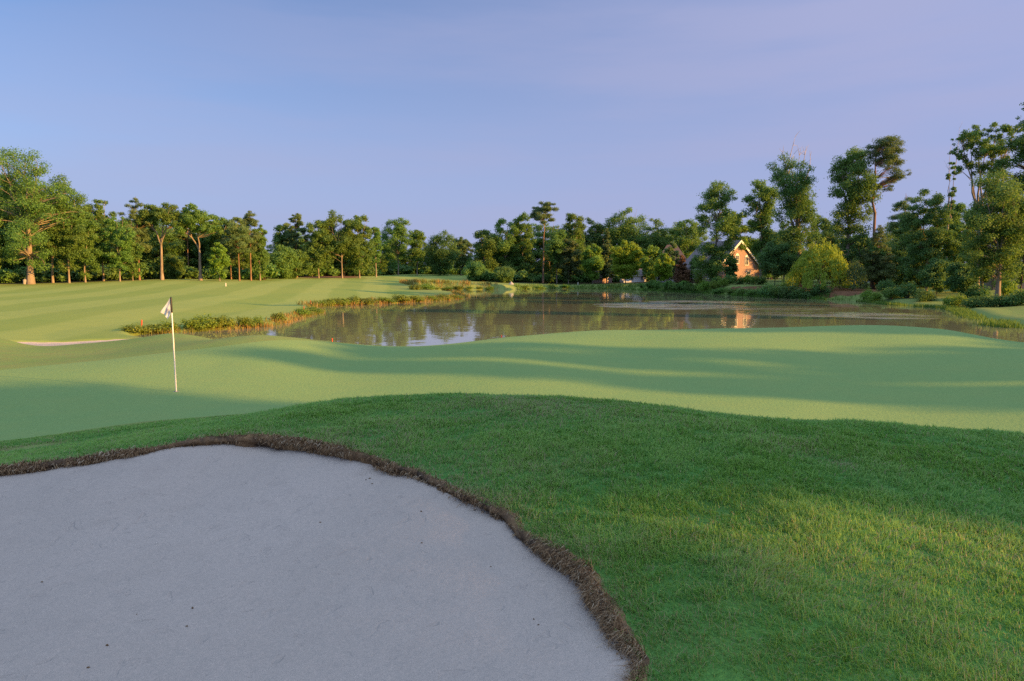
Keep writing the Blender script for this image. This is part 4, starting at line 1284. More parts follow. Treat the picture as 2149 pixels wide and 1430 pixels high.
grove(29, 62, 18, [(25.7, 16.5, .6), (26.6, 17.2, .75), (25.8, 15.4, .6), (27.6, 17.3, .9), (26.7, 15.8, 1.2), (28.5, 16.4, 1.5), (30.6, 16.2, 1.6), (26.8, 13, 1.8), (29, 13, 2.2), (31.6, 13, 2.0), (28, 9.5, 2.4), (31, 9.5, 2.4)], 'rounded tree right of the back edge of the green', 505, 26000)
grove(74, 45, 27, [(73, 25.5, 1.1), (75, 25.2, 1.2), (74, 22.5, 1.8), (73, 19, 2.0), (75.4, 18.6, 2.0), (74, 15, 2.6), (74, 11, 2.6)], 'tall narrow tree near the water beyond the right end of the green', 506, 11000)

# ---- the deeper wood: copies of a few trees, nothing tells them apart
SKY = np.array([(-300, 400), (0, 405), (60, 335), (120, 380), (200, 425), (300, 425), (350, 440), (460, 455), (530, 460), (558, 500), (585, 492), (625, 465), (680, 468), (750, 465), (775, 500), (800, 500), (840, 475), (880, 495), (930, 490), (985, 510), (1010, 495), (1060, 470),
                (1140, 460), (1200, 455), (1240, 462), (1310, 450), (1380, 460), (1450, 462), (1520, 455), (1560, 470), (1640, 440), (1700, 500), (1735, 515), (1790, 470), (1870, 450), (1930, 440), (1990, 430), (2060, 400), (2149, 330), (2500, 330)], float)
protos = []
for i, (kd, H, hw) in enumerate([('oak', 22, 5.5), ('tall', 23, 4.5), ('dark', 20, 5.5), ('oak', 21, 5.0), ('tall', 22, 5.0), ('pine', 24, 4.0), ('dark', 19, 5.0)]):
    k = dict(KIND[kd]); bark, lm, nm = k.pop('bark'), k.pop('mat'), k.pop('name')
    if kd != 'pine': k['base'] = .03
    k['leaves'] = int(k['leaves'] * 1.5); k['clumps'] = int(k['clumps'] * 1.4)
    protos.append((tree_geo(H, hw * 1.08, np.random.default_rng(900 + i), leaf=.46, **k), bark, lm, nm, H))
made = {}
def filler(i, X, Y, Hh, label, group, wide=1.0):
    geo, bark, lm, nm, H = protos[i]
    z = float(height(np.array([[X, Y]]))[0])
    s = Hh / H
    sc = (s * wide, s * wide, s)
    if i not in made:
        r = put_tree(nm, label, 'tree', group, (X, Y, z), geo, bark, lm)
        r.scale = sc
        r.rotation_euler[2] = TR.uniform(0, 6.28)
        made[i] = r
    else:
        r = copy_tree(made[i], (X, Y, z), TR.uniform(0, 6.28), sc)
        tag(r, label, 'tree', group)
    return r
def fill_row(x0, x1, step, Yf, drop, label, group, kinds):
    x = x0
    while x < x1:
        xx = x + TR.uniform(-.3, .3) * step
        Y = Yf(xx) + TR.uniform(-5, 5)
        X, Yw, z = stand(xx, Y)
        v = np.array([X - 60, Yw - 181])
        w_ = np.array([X - 56, Yw - 130])
        if 0 < w_ @ _s < 60 and abs(w_ @ _nn) < 6 or -4 < v @ _s < 60 and abs(v @ _nn) < 10 or (abs(v[0]+5) < 13 and abs(v[1]) < 12):
            x += step
            continue
        yt = np.interp(xx, SKY[:, 0], SKY[:, 1]) + TR.uniform(*drop)
        Hh = top_z(xx, yt, Y) - z
        filler(int(TR.choice(kinds)), X, Yw, max(4, Hh), label, group, TR.uniform(.85, 1.25) * (1.0 if Hh > 14 else 1.3))
        x += step
LW = ('tree standing deep in the wood behind the left row', 'trees deep in the left wood')
fill_row(-60, 565, 17, lambda x: 158 + (x / 560) * 44, (6, 36), *LW, [0, 1, 2, 3, 4])
fill_row(-60, 565, 15, lambda x: 172 + (x / 560) * 44, (20, 80), *LW, [2, 6, 2, 0])
CW = ('tree standing deep in the wood at the end of the fairway', 'trees deep in the wood at the end of the fairway')
fill_row(575, 985, 17, lambda x: np.interp(x, [575, 640, 780, 830, 985], [235, 240, 262, 315, 322]), (4, 34), *CW, [0, 1, 2, 3, 4])
fill_row(575, 985, 15, lambda x: np.interp(x, [575, 640, 780, 830, 985], [248, 255, 280, 335, 342]), (20, 70), *CW, [2, 6, 0])
PW = ('tree standing deep in the wood across the pond', 'trees deep in the wood across the pond')
fill_row(995, 1480, 18, lambda x: np.interp(x, [995, 1250, 1320, 1480], [262, 284, 285, 275]), (0, 30), *PW, [0, 1, 2, 3, 4])
fill_row(995, 1290, 13, lambda x: np.interp(x, [995, 1300], [253, 268]), (25, 95), *PW, [2, 6, 0, 4])
RW = ('tree standing deep in the wood behind the right bank', 'trees deep in the wood behind the right bank')
fill_row(1500, 2260, 26, lambda x: np.interp(x, [1500, 1700, 2149], [235, 200, 150]), (10, 55), *RW, [0, 1, 2, 3, 4, 5])
fill_row(1515, 1960, 19, lambda x: np.interp(x, [1515, 1600, 1700, 1800, 1960], [205, 188, 172, 160, 140]), (25, 85), *RW, [0, 1, 2, 4, 6])
fill_row(1620, 2260, 24, lambda x: np.interp(x, [1600, 1800, 1930, 2149], [185, 172, 128, 118]), (70, 150), *RW, [2, 6, 2])

# ---- bushes along the foot of the woods
def bush_geo(H, hw, rng, leaves, leaf, cl=16):
    T = Acc()
    f = rng.random(cl)
    a = rng.uniform(0, 2 * pi, cl)
    r = hw * .68 * rng.random(cl) ** .5
    C = np.column_stack([np.cos(a) * r, np.sin(a) * r, H * (.25 + .5 * f) * (1 - .45 * (r / hw) ** 2)])
    R = hw * rng.uniform(.32, .5, cl)
    for c in C[:8]:
        T.tube(curve((0, 0, -.1), c, .1, rng, 4), np.linspace(.035, .01, 4) * max(1, H * .6), 5, cap=False)
    V, F, ti = leaf_cloud(rng, C, R, leaves, leaf, .6, .85, .5, .3)
    V[:, 2] = np.maximum(V[:, 2], .01)
    return T, (V, F, ti), None
bp = [(bush_geo(2.2, 1.8, np.random.default_rng(700 + i), 1500, .40), m) for i, m in enumerate(['leaf_dark', 'leaf_oak', 'leaf_oak', 'leaf_dark'])]
bmade = {}
def put_bush(i, X, Y, sc, label, group):
    z = float(height(np.array([[X, Y]]))[0])
    if i not in bmade:
        g, m = bp[i]
        r = put_tree('bush', label, 'bush', group, (X, Y, z), g, 'bark_dark', m)
        r.scale, bmade[i] = sc, r
        return r
    r = copy_tree(bmade[i], (X, Y, z), TR.uniform(0, 6.28), sc)
    tag(r, label, 'bush', group)
    return r
for x0, x1, st, Yf, lab, grp, hr in [(-40, 565, 11, lambda x: 150 + (x / 560) * 40, 'dark undergrowth bush between the trunks at the left edge of the fairway', 'bushes under the left trees', (.8, 2.0)),
                                     (575, 985, 11, lambda x: np.interp(x, [575, 600, 640, 780, 830, 985], [222, 232, 240, 262, 310, 318]), 'dark undergrowth bush in the wood at the end of the fairway', 'bushes under the far trees', (.9, 2.2)),
                                     (990, 1480, 11, lambda x: np.interp(x, [990, 1250, 1320, 1480], [244, 258, 262, 255]), 'dark undergrowth bush in the wood across the pond', 'bushes under the trees across the pond', (.8, 2.2))]:
    x = x0
    while x < x1:
        xx = x + TR.uniform(-4, 4)
        X, Y, z = stand(xx, Yf(xx) + TR.uniform(-3, 6))
        h = TR.uniform(*hr)
        put_bush(int(TR.integers(0, 4)), X, Y, (h * 1.2, h * 1.2, h), lab, grp)
        x += st
# ------------------------------------------------------------------ materials of the built things
def brick_mat():
    m = M('orange_brick', .85, .1)
    k = m.n.new('ShaderNodeTexBrick')
    k.inputs['Scale'].default_value = 1.0
    k.inputs['Brick Width'].default_value, k.inputs['Row Height'].default_value, k.inputs['Mortar Size'].default_value = .42, .15, .02
    k.inputs['Color1'].default_value, k.inputs['Color2'].default_value, k.inputs['Mortar'].default_value = (.33, .20, .19, 1), (.28, .16, .155, 1), (.38, .35, .32, 1)
    tcn = m.n.new('ShaderNodeTexCoord').outputs['Object']
    s_ = m.n.new('ShaderNodeSeparateXYZ'); m.l.new(tcn, s_.inputs[0])
    c_ = m.n.new('ShaderNodeCombineXYZ')
    m.l.new(m.math('ADD', s_.outputs[0], s_.outputs[1]), c_.inputs[0]); m.l.new(s_.outputs[2], c_.inputs[1])
    m.l.new(c_.outputs[0], k.inputs['Vector'])
    m.color(m.mix(m.ramp(m.noise(.8, 4), .35, .7, 0, .35), k.outputs['Color'], (.27, .16, .13)))
    return m.m
def shingle_mat(name, a, b):
    m = M(name, .9, .1)
    w = m.noise(3, 4, vec=m.scaled(1, 1, 5, 0, m.n.new('ShaderNodeTexCoord').outputs['Object']))
    m.color(m.mix(m.ramp(w, .35, .65), a, b))
    m.bump(w, .4, .03)
    return m.m
MAT.update(brick=brick_mat(), shingle=shingle_mat('grey_shingle', (.16, .14, .145), (.24, .21, .215)), shingle_brown=shingle_mat('brown_shingle', (.09, .075, .08), (.15, .12, .115)),
           trim=plain('white_trim', (.74, .72, .68), .5, .3, vary=.05), white_wall=plain('white_siding', (.62, .63, .66), .7, .2, vary=.08, scale=1.5), tan_wall=plain('tan_siding', (.32, .26, .22), .8, .2, vary=.12, scale=1.5),
           glass=plain('window_glass', (.05, .06, .075), .06, .5), concrete=plain('concrete', (.36, .335, .30), .9, .1, vary=.22, scale=2.5), iron=plain('dark_iron', (.05, .05, .05), .6, .3, vary=.2),
           stake=plain('red_paint', (.62, .07, .035), .6, .3, vary=.15, scale=9), bin=plain('weathered_bin', (.42, .40, .37), .8, .2, vary=.2, scale=7), white=plain('white_paint', (.78, .77, .73), .45, .4, vary=.04),
           black=plain('black_sleeve', (.018, .018, .02), .5, .4), cup=plain('cup_liner', (.7, .7, .68), .5, .3))

# ------------------------------------------------------------------ houses
def house(name, label, loc, rz, W, D, hwall, rise, hip, wall, roof, wins_end=(), wins_side=(), trim=True, chimney=False):
    """ridge along local x; the end at +x and the side at -y are the seen ones"""
    root = empty(name, loc, rz)
    tag(root, label, 'house')
    w = Acc()
    hx, hy = W / 2, D / 2
    if hip:
        w.box((-hx, -hy, -1.2), (hx, hy, hwall))
    else:
        V = [(-hx, -hy, -1.2), (-hx, hy, -1.2), (-hx, hy, hwall), (-hx, 0, hwall + rise), (-hx, -hy, hwall)]
        V += [(hx, y, z) for _, y, z in V]
        w.add(V, [(0, 1, 6, 5), (1, 2, 7, 6), (4, 0, 5, 9), (2, 3, 8, 7), (3, 4, 9, 8)])
        w.add(V, None, [(0, 2, 1), (0, 4, 2), (4, 3, 2), (5, 6, 7), (5, 7, 9), (9, 7, 8)])
    w.build('wall', MAT[wall], root)
    r = Acc()
    o = .45
    e = rise * o / hy
    if hip:
        rx = max(.3, hx - hy * .9)
        b = [(-hx - o, -hy - o, hwall - e), (hx + o, -hy - o, hwall - e), (hx + o, hy + o, hwall - e), (-hx - o, hy + o, hwall - e)]
        V = b + [(-rx, 0, hwall + rise), (rx, 0, hwall + rise)]
        r.add(V, [(0, 1, 5, 4), (2, 3, 4, 5), (0, 3, 2, 1)], [(1, 2, 5), (3, 0, 4)])
    else:
        th = .22
        for s in (-1, 1):
            p = [(-hx - o, 0, hwall + rise + .03), (hx + o, 0, hwall + rise + .03), (hx + o, s * (hy + o), hwall - e + .03), (-hx - o, s * (hy + o), hwall - e + .03)]
            V = p + [(a, b_, c + th) for a, b_, c in p]
            r.add(V, [(0, 1, 2, 3), (4, 7, 6, 5), (0, 4, 5, 1), (1, 5, 6, 2), (2, 6, 7, 3), (3, 7, 4, 0)])
    ro = r.build('roof', MAT[roof], root)
    if chimney:
        c = Acc(); c.box((-hx * .5, -.5, hwall + rise - 1.0), (-hx * .5 + 1, .5, hwall + rise + 1.1)); c.build('chimney', MAT[wall], ro)
    if trim and not hip:
        for s in (-1, 1):
            t = Acc()
            a, b_ = np.array([hx + o + .02, 0, hwall + rise + .03]), np.array([hx + o + .02, s * (hy + o), hwall - e + .03])
            n = np.array([0, 0, 1.0])
            V = [a - n * .42, b_ - n * .42, b_ + n * .20, a + n * .20]
            V += [v + np.array([.07, 0, 0]) for v in V]
            t.add(V, [(0, 1, 2, 3), (4, 7, 6, 5), (0, 4, 5, 1), (1, 5, 6, 2), (2, 6, 7, 3), (3, 7, 4, 0)])
            t.build('rake_board', MAT['trim'], root)
        v = Acc()                                         # pale panel up in the gable
        zt, g = hwall + rise, 1.25
        v.add([(hx + .03, -g * hy / rise, zt - g), (hx + .03, g * hy / rise, zt - g), (hx + .03, 0, zt - .05)], None, [(0, 1, 2)])
        v.build('gable_panel', MAT['trim'], root)
    if trim:
        t = Acc(); t.box((-hx - .3, -hy - o - .06, hwall - e - .20), (hx + .3, -hy - o + .06, hwall - e + .02)); t.build('fascia', MAT['trim'], root)
    def window(cx, cz, ww, wh, end, arch):
        f, p = Acc(), Acc()
        def put(A, x0, x1, z0, z1, d0, d1):
            if end: A.box((hx + d0, cx + x0, cz + z0), (hx + d1, cx + x1, cz + z1))
            else: A.box((cx + x0, -hy - d1, cz + z0), (cx + x1, -hy - d0, cz + z1))
        a, b_ = ww / 2, wh / 2
        put(f, -a - .12, a + .12, b_, b_ + .14, .01, .10); put(f, -a - .14, a + .14, -b_ - .14, -b_, .01, .13)
        put(f, -a - .12, -a, -b_, b_, .01, .10); put(f, a, a + .12, -b_, b_, .01, .10)
        put(f, -.03, .03, -b_, b_, .02, .07); put(f, -a, -.03, -.03, .03, .02, .065); put(f, .03, a, -.03, .03, .02, .065)
        if arch:
            q = np.linspace(0, pi, 9)
            pts = [(cx + cos(t) * a, cz + b_ + .14 + sin(t) * a * .8) for t in q]
            V = [(hx + .09, x, z) for x, z in pts]
            f.add(V + [(hx + .09, cx, cz + b_ + .14)], None, [(i, i + 1, 9) for i in range(8)])
        fo = f.build('window', MAT['trim'], root)
        put(p, -a, a, -b_, b_, .004, .03)
        p.build('pane', MAT['glass'], fo)
    for q in wins_end: window(*q[:4], True, len(q) > 4)
    for q in wins_side: window(*q[:4], False, False)
    return root

def ground(X, Y): return float(height(np.array([[X, Y]]))[0])
def brick_house():
    Y = 186.0
    ap = at_depth(1553, 506, Y)
    g = ground(ap[0], Y + 4)
    za, ze = ap[2] - g, top_z(1509, 562, Y) - g
    W, D = 13.0, 16.0
    rz = radians(-60)
    loc = (ap[0] - cos(rz) * W / 2, Y - sin(rz) * W / 2, g)
    house('brick_house', 'orange brick house with tall white-edged sunlit gable by the pond', loc, rz, W, D, ze, za - ze, False, 'brick', 'shingle',
          wins_end=[(2.6, top_z(1567, 548, Y) - g, 1.1, 2.0, 1), (-.9, top_z(1548, 545, Y) - g, 1.1, 2.0, 1), (-3.6, 1.6, 1.2, 1.7), (3.4, 1.6, 1.2, 1.7)],
          wins_side=[(-4.6, 1.7, 1.3, 2.0), (-2.0, 1.7, 1.3, 2.0), (1.0, 1.7, 1.3, 2.0), (4.0, 1.7, 1.3, 2.0)])
brick_house()
def simple_house(name, label, x, Y, ytop, W, D, hwall, hip, wall, roof, rz, **k):
    X = float((x - 1074.5) / FPX * Y / cos(PITCH))
    g = ground(X, Y)
    house(name, label, (X, Y, g), radians(rz), W, D, hwall, top_z(x, ytop, Y) - g - hwall, hip, wall, roof, **k)
simple_house('hipped_house', 'house with dark hipped roof behind the yellow-green tree', 1406, 232, 514, 13, 11, 4.2, True, 'white_wall', 'shingle_brown', -8, wins_side=[(-4, 1.6, 1.2, 1.8), (-1.5, 1.6, 1.2, 1.8), (1.5, 1.6, 1.2, 1.8)])
simple_house('wing_house', 'low grey-roofed wing with white windows left of the brick gable', 1468, 207, 531, 10, 10, 3.1, True, 'white_wall', 'shingle', -30, wins_side=[(-2.6, 1.6, 1.1, 1.9), (-.6, 1.6, 1.1, 1.9), (1.6, 1.6, 1.1, 1.9)])
simple_house('white_cottage', 'long low white house behind the lime green tree', 1326, 254, 566, 8, 6, 2.6, False, 'white_wall', 'shingle', 5, wins_side=[(-4, 1.5, 1.0, 1.3), (-1, 1.5, 1.0, 1.3), (2.5, 1.5, 1.0, 1.3)])
simple_house('brick_outbuilding', 'small brick building glowing between trees across the pond', 1262, 254, 557, 5.0, 5.0, 2.8, False, 'brick', 'shingle_brown', -50, wins_end=[(0, 1.5, .9, 1.2)])
simple_house('white_house', 'white house glimpsed between dark trunks right of the willow', 1826, 172, 545, 12, 9, 3.2, False, 'white_wall', 'shingle', -12, wins_side=[(-3, 1.6, 1.1, 1.6), (0, 1.6, 1.1, 1.6), (3, 1.6, 1.1, 1.6)])
simple_house('tan_house', 'grey-brown house half hidden by leaves at the right edge', 2150, 118, 535, 12, 9, 4.6, False, 'tan_wall', 'shingle', -20, wins_side=[(-4, 2.9, 1.0, 1.5), (-1.5, 2.9, 1.0, 1.5), (1.5, 2.9, 1.0, 1.5)])
simple_house('pale_house', 'pale house glimpsed behind bare trunks beyond the shaded fairway', 832, 345, 555, 12, 8, 3.0, False, 'white_wall', 'shingle', 8, wins_side=[(-3, 1.5, 1.1, 1.4), (2, 1.5, 1.1, 1.4)])

# ------------------------------------------------------------------ flag and hole
def flag():
    b = hit(370, 822)
    root = empty('golf_flag', b)
    tag(root, 'white golf flag drooping from a white pole with a black upper sleeve on the green', 'golf flag')
    lean = np.array([-.030, 0, 2.13])
    q = lambda t: lean * t
    A = Acc(); A.tube([q(0) - np.array([0, 0, .1]), q(.3), q(.6), q(.845)], [.0165, .0155, .0145, .0135], 10); A.build('pole', MAT['white'], root, smooth=True)
    A = Acc(); A.tube([q(.838), q(.9), q(.99), q(1.0)], [.021, .021, .021, .012], 10); A.build('sleeve', MAT['black'], root, smooth=True)
    # hanging cloth
    nu, nv = 13, 11
    u, v = np.meshgrid(np.linspace(0, 1, nu), np.linspace(0, 1, nv), indexing='ij')
    s = 16.0 / FPX
    P00, P01 = np.array([-1.5, 2.0]), np.array([-1.0, 33.0])      # on the pole, top and bottom (photo px from the tip)
    P10, P11 = np.array([-21.0, 31.0]), np.array([-6.0, 46.0])    # free corners
    uu, vv = u[..., None], v[..., None]
    p = (P00 * (1 - uu) + P10 * uu) * (1 - vv) + (P01 * (1 - uu) + P11 * uu) * vv
    y = .035 * np.sin(v * 7 + u * 5) * u + .018 * np.sin(v * 13 - u * 3) * u - .02
    V = np.stack([p[..., 0] * s + lean[0], y, 2.13 - p[..., 1] * s], -1).reshape(-1, 3)
    i, j = np.meshgrid(np.arange(nu - 1), np.arange(nv - 1), indexing='ij'); i, j = i.ravel(), j.ravel()
    F = np.stack([i * nv + j, (i + 1) * nv + j, (i + 1) * nv + j + 1, i * nv + j + 1], -1)
    m = M('flag_cloth', .8, .15)
    tcn = m.n.new('ShaderNodeTexCoord').outputs['Generated']
    x_ = m.n.new('ShaderNodeSeparateXYZ'); m.l.new(tcn, x_.inputs[0])
    # faded blue crest printed on the cloth
    d = m.math('ADD', m.math('POWER', m.math('MULTIPLY', m.math('SUBTRACT', x_.outputs[0], .66), 3.2), 2.0), m.math('POWER', m.math('MULTIPLY', m.math('SUBTRACT', x_.outputs[2], .42), 4.2), 2.0))
    crest = m.math('MULTIPLY', m.ramp(d, .12, .5, 1, 0), m.ramp(m.noise(55, 2), .42, .55, .2, .9))
    c = m.mix(crest, (.80, .80, .80), (.16, .22, .42))
    m.color(c)
    m.translucent(c, .3)
    link('flag', mesh_np('flag', V, [F], m.m, smooth=True), root)
    h = empty('golf_hole', b)
    tag(h, 'golf hole with white liner at the foot of the flag pole', 'hole')
    A = Acc()
    a = np.arange(20) * 2 * pi / 20
    z = lambda r: np.array([height(np.array([[b[0] + r * cos(t), b[1] + r * sin(t)]]))[0] - b[2] for t in a])
    r0, r1 = np.column_stack([np.cos(a) * .054, np.sin(a) * .054, z(.054) + .006]), np.column_stack([np.cos(a) * .058, np.sin(a) * .058, z(.058) + .004])
    k = np.arange(20); k2 = (k + 1) % 20
    A.add(np.vstack([r0, r1]), np.stack([k, 20 + k, 20 + k2, k2], -1)); A.build('liner', MAT['cup'], h)
    A = Acc(); A.add(np.vstack([r0 - [0, 0, .002], [[0, 0, .004]]]), None, np.stack([k, k2, np.full(20, 20)], -1)); A.build('cup', MAT['black'], h)
flag()

# ------------------------------------------------------------------ stakes, posts, bin, outlet
def post(name, label, cat, group, P, hgt, wid, mat, tiltx=0.0, cap=None):
    root = empty(name, P)
    tag(root, label, cat, group)
    A = Acc()
    A.tube([(0, 0, -.15), (tiltx * .5, 0, hgt * .5), (tiltx, 0, hgt * .93), (tiltx * 1.05, 0, hgt)], [wid * .5, wid * .5, wid * .48, wid * .25], 6)
    A.build('shaft', MAT[mat], root)
    if cap:
        A = Acc(); A.tube([(tiltx * .9, 0, hgt * .86), (tiltx * 1.05, 0, hgt + .01)], [wid * .56, wid * .5], 6); A.build('cap', MAT[cap], root)
    return root
GS = 'red hazard stakes round the pond'
for (x, y, ht), tx, lab in [((297, 686, .50), .04, 'red stake leaning slightly at the end of the reedy inlet'), ((638, 656, .62), 0, 'red stake standing in green reeds at the waist of the left bank'),
                            ((652, 641, .60), .01, 'red stake above the second reedy point on the left bank')]:
    p = hit(x, y)
    post('red_stake', lab, 'stake', GS, p, ht, .085, 'stake', tx)
for x, yt, Y, lab in [(697, 710.5, 28.5, 'red stake top just showing over the dip at the back of the green'), (1052.5, 703.5, 30.5, 'red stake top showing over the back of the green near the bright water')]:
    t = at_depth(x, yt, Y)
    g = ground(t[0], Y)
    post('red_stake', lab, 'stake', GS, (t[0], Y, g), float(t[2] - g), .055, 'stake')
p = hit(474, 601.5)
post('yardage_post', 'white marker post standing far out on the fairway', 'post', None, p, .62, .16, 'white', 0, 'trim')
p = hit(1213, 599.5)
post('white_post', 'thin white post on the lawn across the pond', 'post', None, p, 1.0, .2, 'white', 0, 'trim')
def litter_bin():
    p = hit(53, 597)
    root = empty('litter_bin', p)
    tag(root, 'grey slatted litter bin standing beside the old forked tree', 'litter bin')
    A = Acc(); A.tube([(0, 0, 0), (0, 0, .85)], [.30, .31], 14); A.build('body', MAT['bin'], root, smooth=True)
    A = Acc()
    for k in range(14):
        a = k * 2 * pi / 14
        A.tube([(cos(a) * .325, sin(a) * .325, .04), (cos(a) * .325, sin(a) * .325, .84)], [.045, .045], 4)
    sl = A.build('slats', MAT['bin'], root); sl['kind'] = 'stuff'
    A = Acc(); A.tube([(0, 0, .86), (0, 0, .93), (0, 0, 1.0)], [.36, .34, .16], 14); A.build('lid', MAT['concrete'], root, smooth=True)
litter_bin()
def outlet():
    p = at_height(1073, 607.0, ZW)
    root = empty('concrete_outlet', (p[0], p[1], ZW))
    tag(root, 'round pale concrete outlet box standing at the water beside the far reeds', 'outlet')
    A = Acc()
    k = np.arange(20) * 2 * pi / 20
    def ring(r, z): return np.column_stack([np.cos(k) * r, np.sin(k) * r, np.full(20, z)])
    V = np.vstack([ring(1.25, -.6), ring(1.25, 1.0), ring(1.05, 1.0), ring(1.05, .5)])
    i = np.arange(20); i2 = (i + 1) % 20
    A.add(V, np.vstack([np.stack([a * 20 + i, a * 20 + i2, a * 20 + 20 + i2, a * 20 + 20 + i], -1) for a in range(3)]))
    A.build('wall', MAT['concrete'], root)
    A = Acc()
    A.tube([(0, 0, 1.01), (0, 0, 1.16), (0, 0, 1.2)], [1.32, 1.32, 1.2], 20); A.build('lid', MAT['concrete'], root)
    A = Acc(); A.box((-.4, -1.30, .25), (.4, -1.22, .8)); A.build('grate', MAT['iron'], root)
outlet()
def utility_box():
    p = hit(955, 576)
    root = empty('utility_box', p)
    tag(root, 'small white utility box at the foot of the wood beyond the shaded fairway', 'utility box')
    A = Acc(); A.box((-.7, -.5, -.1), (.7, .5, 1.7)); A.build('cabinet', MAT['white'], root)
    A = Acc(); A.box((-.78, -.58, 1.703), (.78, .58, 1.85)); A.build('lid', MAT['trim'], root)
utility_box()

# ------------------------------------------------------------------ growth along the water
def along(px, step, jitter, rngl, inland=(.1, 1.0), world=None):
    w = np.array(world if world is not None else wpx(px))
    w = smooth_open(w, 10)
    sg = np.r_[0, np.cumsum(np.linalg.norm(np.diff(w, axis=0), axis=1))]
    n = int(sg[-1] / step)
    t = rngl.random(n) * sg[-1]
    P = np.stack([np.interp(t, sg, w[:, 0]), np.interp(t, sg, w[:, 1])], -1)
    d = np.gradient(w, axis=0)
    nx, ny = np.interp(t, sg, d[:, 1]), np.interp(t, sg, -d[:, 0])
    N = unit(np.stack([nx, ny], -1))
    q = P + N * .6
    flip = sdist(q, POND) < 0
    N[flip] *= -1
    return P + N * rngl.uniform(*inland, n)[:, None] + rngl.normal(0, jitter, (n, 2)), t
GRW = np.random.default_rng(77)
def reeds(name, label, px, per_m, h0, h1, mat, wid, world=None, inland=(-.3, .9), patch=.35, tb=0.0):
    P, t = along(px, 1.0 / per_m, .12, GRW, inland, world)
    f = fbm(t * patch, t * 0 + 2.2, 91, 3)
    keep = GRW.random(len(P)) < np.clip(.75 + f * 1.4, .12, 1)
    P, f, t = P[keep], f[keep], t[keep]
    n = len(P)
    z = np.maximum(height(P), ZW - .05)
    h = GRW.uniform(h0, h1, n) * (1 + .5 * f)
    tint = np.clip(.45 + 1.3 * fbm(t * .5, t * 0 + 7, 95, 2) + GRW.normal(0, .22, n) + tb, 0, .87)
    tint = np.where(GRW.random(n) < .07, .95, tint)
    blades(name, np.column_stack([P, z - .03]), GRW.uniform(0, 6.28, n), h, np.full(n, wid) * GRW.uniform(.6, 1.4, n), GRW.uniform(.1, .55, n), MAT[mat], tint, label)
S1 = [(300, 703), (345, 701), (400, 698), (460, 694), (520, 690), (570, 685), (615, 675), (645, 665), (676, 657), (672, 650)]
S2 = [(655, 646), (690, 643), (760, 640), (850, 636), (920, 632), (962, 628), (978, 624), (968, 620)]
S3 = [(880, 613.5), (862, 610.5), (900, 609.2), (980, 608.6), (1050, 608.2)]
S4 = [(1090, 607.6), (1160, 606.6), (1240, 606.4), (1310, 607.5), (1340, 609.5)]
S5 = [(1340, 609.5), (1380, 611.5), (1450, 615), (1500, 618), (1560, 622), (1610, 625), (1660, 627), (1720, 629), (1780, 631)]
S6 = [(1800, 633), (1820, 635), (1860, 640), (1920, 644), (1975, 648), (2002, 655), (2012, 662), (2035, 670), (2075, 679), (2149, 690)]
reeds('inlet_reeds', 'orange and green reeds along the near left inlet', S1, 75, .2, .5, 'reed', .045, inland=(-.2, 1.4), tb=-.25)
reeds('point_reeds', 'orange reeds along the second point of the left bank', S2, 50, .35, .8, 'reed', .065, inland=(-.3, 2.2), tb=-.2)
reeds('far_reeds', 'straw coloured reeds on the far left shore', S3, 60, .6, 1.2, 'reed', .10, inland=(-.3, 3), tb=-.2)
reeds('far_sedge', 'green sedge along the far shore', S4, 55, .4, .9, 'sedge', .12, inland=(-.3, 3))
reeds('right_sedge', 'green sedge along the right shore', S5, 70, .4, .8, 'sedge', .08, inland=(-.3, 2))
reeds('near_sedge', 'green sedge along the near right shore', S6, 90, .3, .6, 'sedge', .06, inland=(-.3, 1.6))

def bank_bush(proto, x, y, hgt, wid, label, group, Y=None):
    X, Yw = (hit(x, y)[:2]) if Y is None else stand(x, Y)[:2]
    return _copy_or_new(proto, X, Yw, hgt, wid, label, group)
bprot = {}
def _copy_or_new(proto, X, Y, hgt, wid, label, group):
    z = max(ground(X, Y), ZW)
    if proto not in bprot:
        seed, lv, leaf, mat = PR[proto]
        g = bush_geo(1.0, .75, np.random.default_rng(seed), lv, leaf)
        r = put_tree('bush', label, 'bush', group, (X, Y, z - .04), g, 'bark_dark', mat)
        bprot[proto] = r
    else:
        r = copy_tree(bprot[proto], (X, Y, z - .04), 0, (1, 1, 1))
        tag(r, label, 'bush', group)
    r.location = (X, Y, z - .04)
    r.rotation_euler = (0, 0, GRW.uniform(0, 6.28))
    r.scale = (wid / 1.5, wid / 1.5, hgt)
    return r
PR = {'bank_a': (801, 1500, .11, 'leaf_bank'), 'bank_b': (802, 1500, .12, 'leaf_bank'), 'green_a': (803, 2200, .10, 'leaf_fresh'), 'dark_a': (804, 2600, .09, 'leaf_dark'), 'dark_b': (805, 2600, .09, 'leaf_oak')}
GB1 = 'leafy bushes among the reeds of the near inlet'
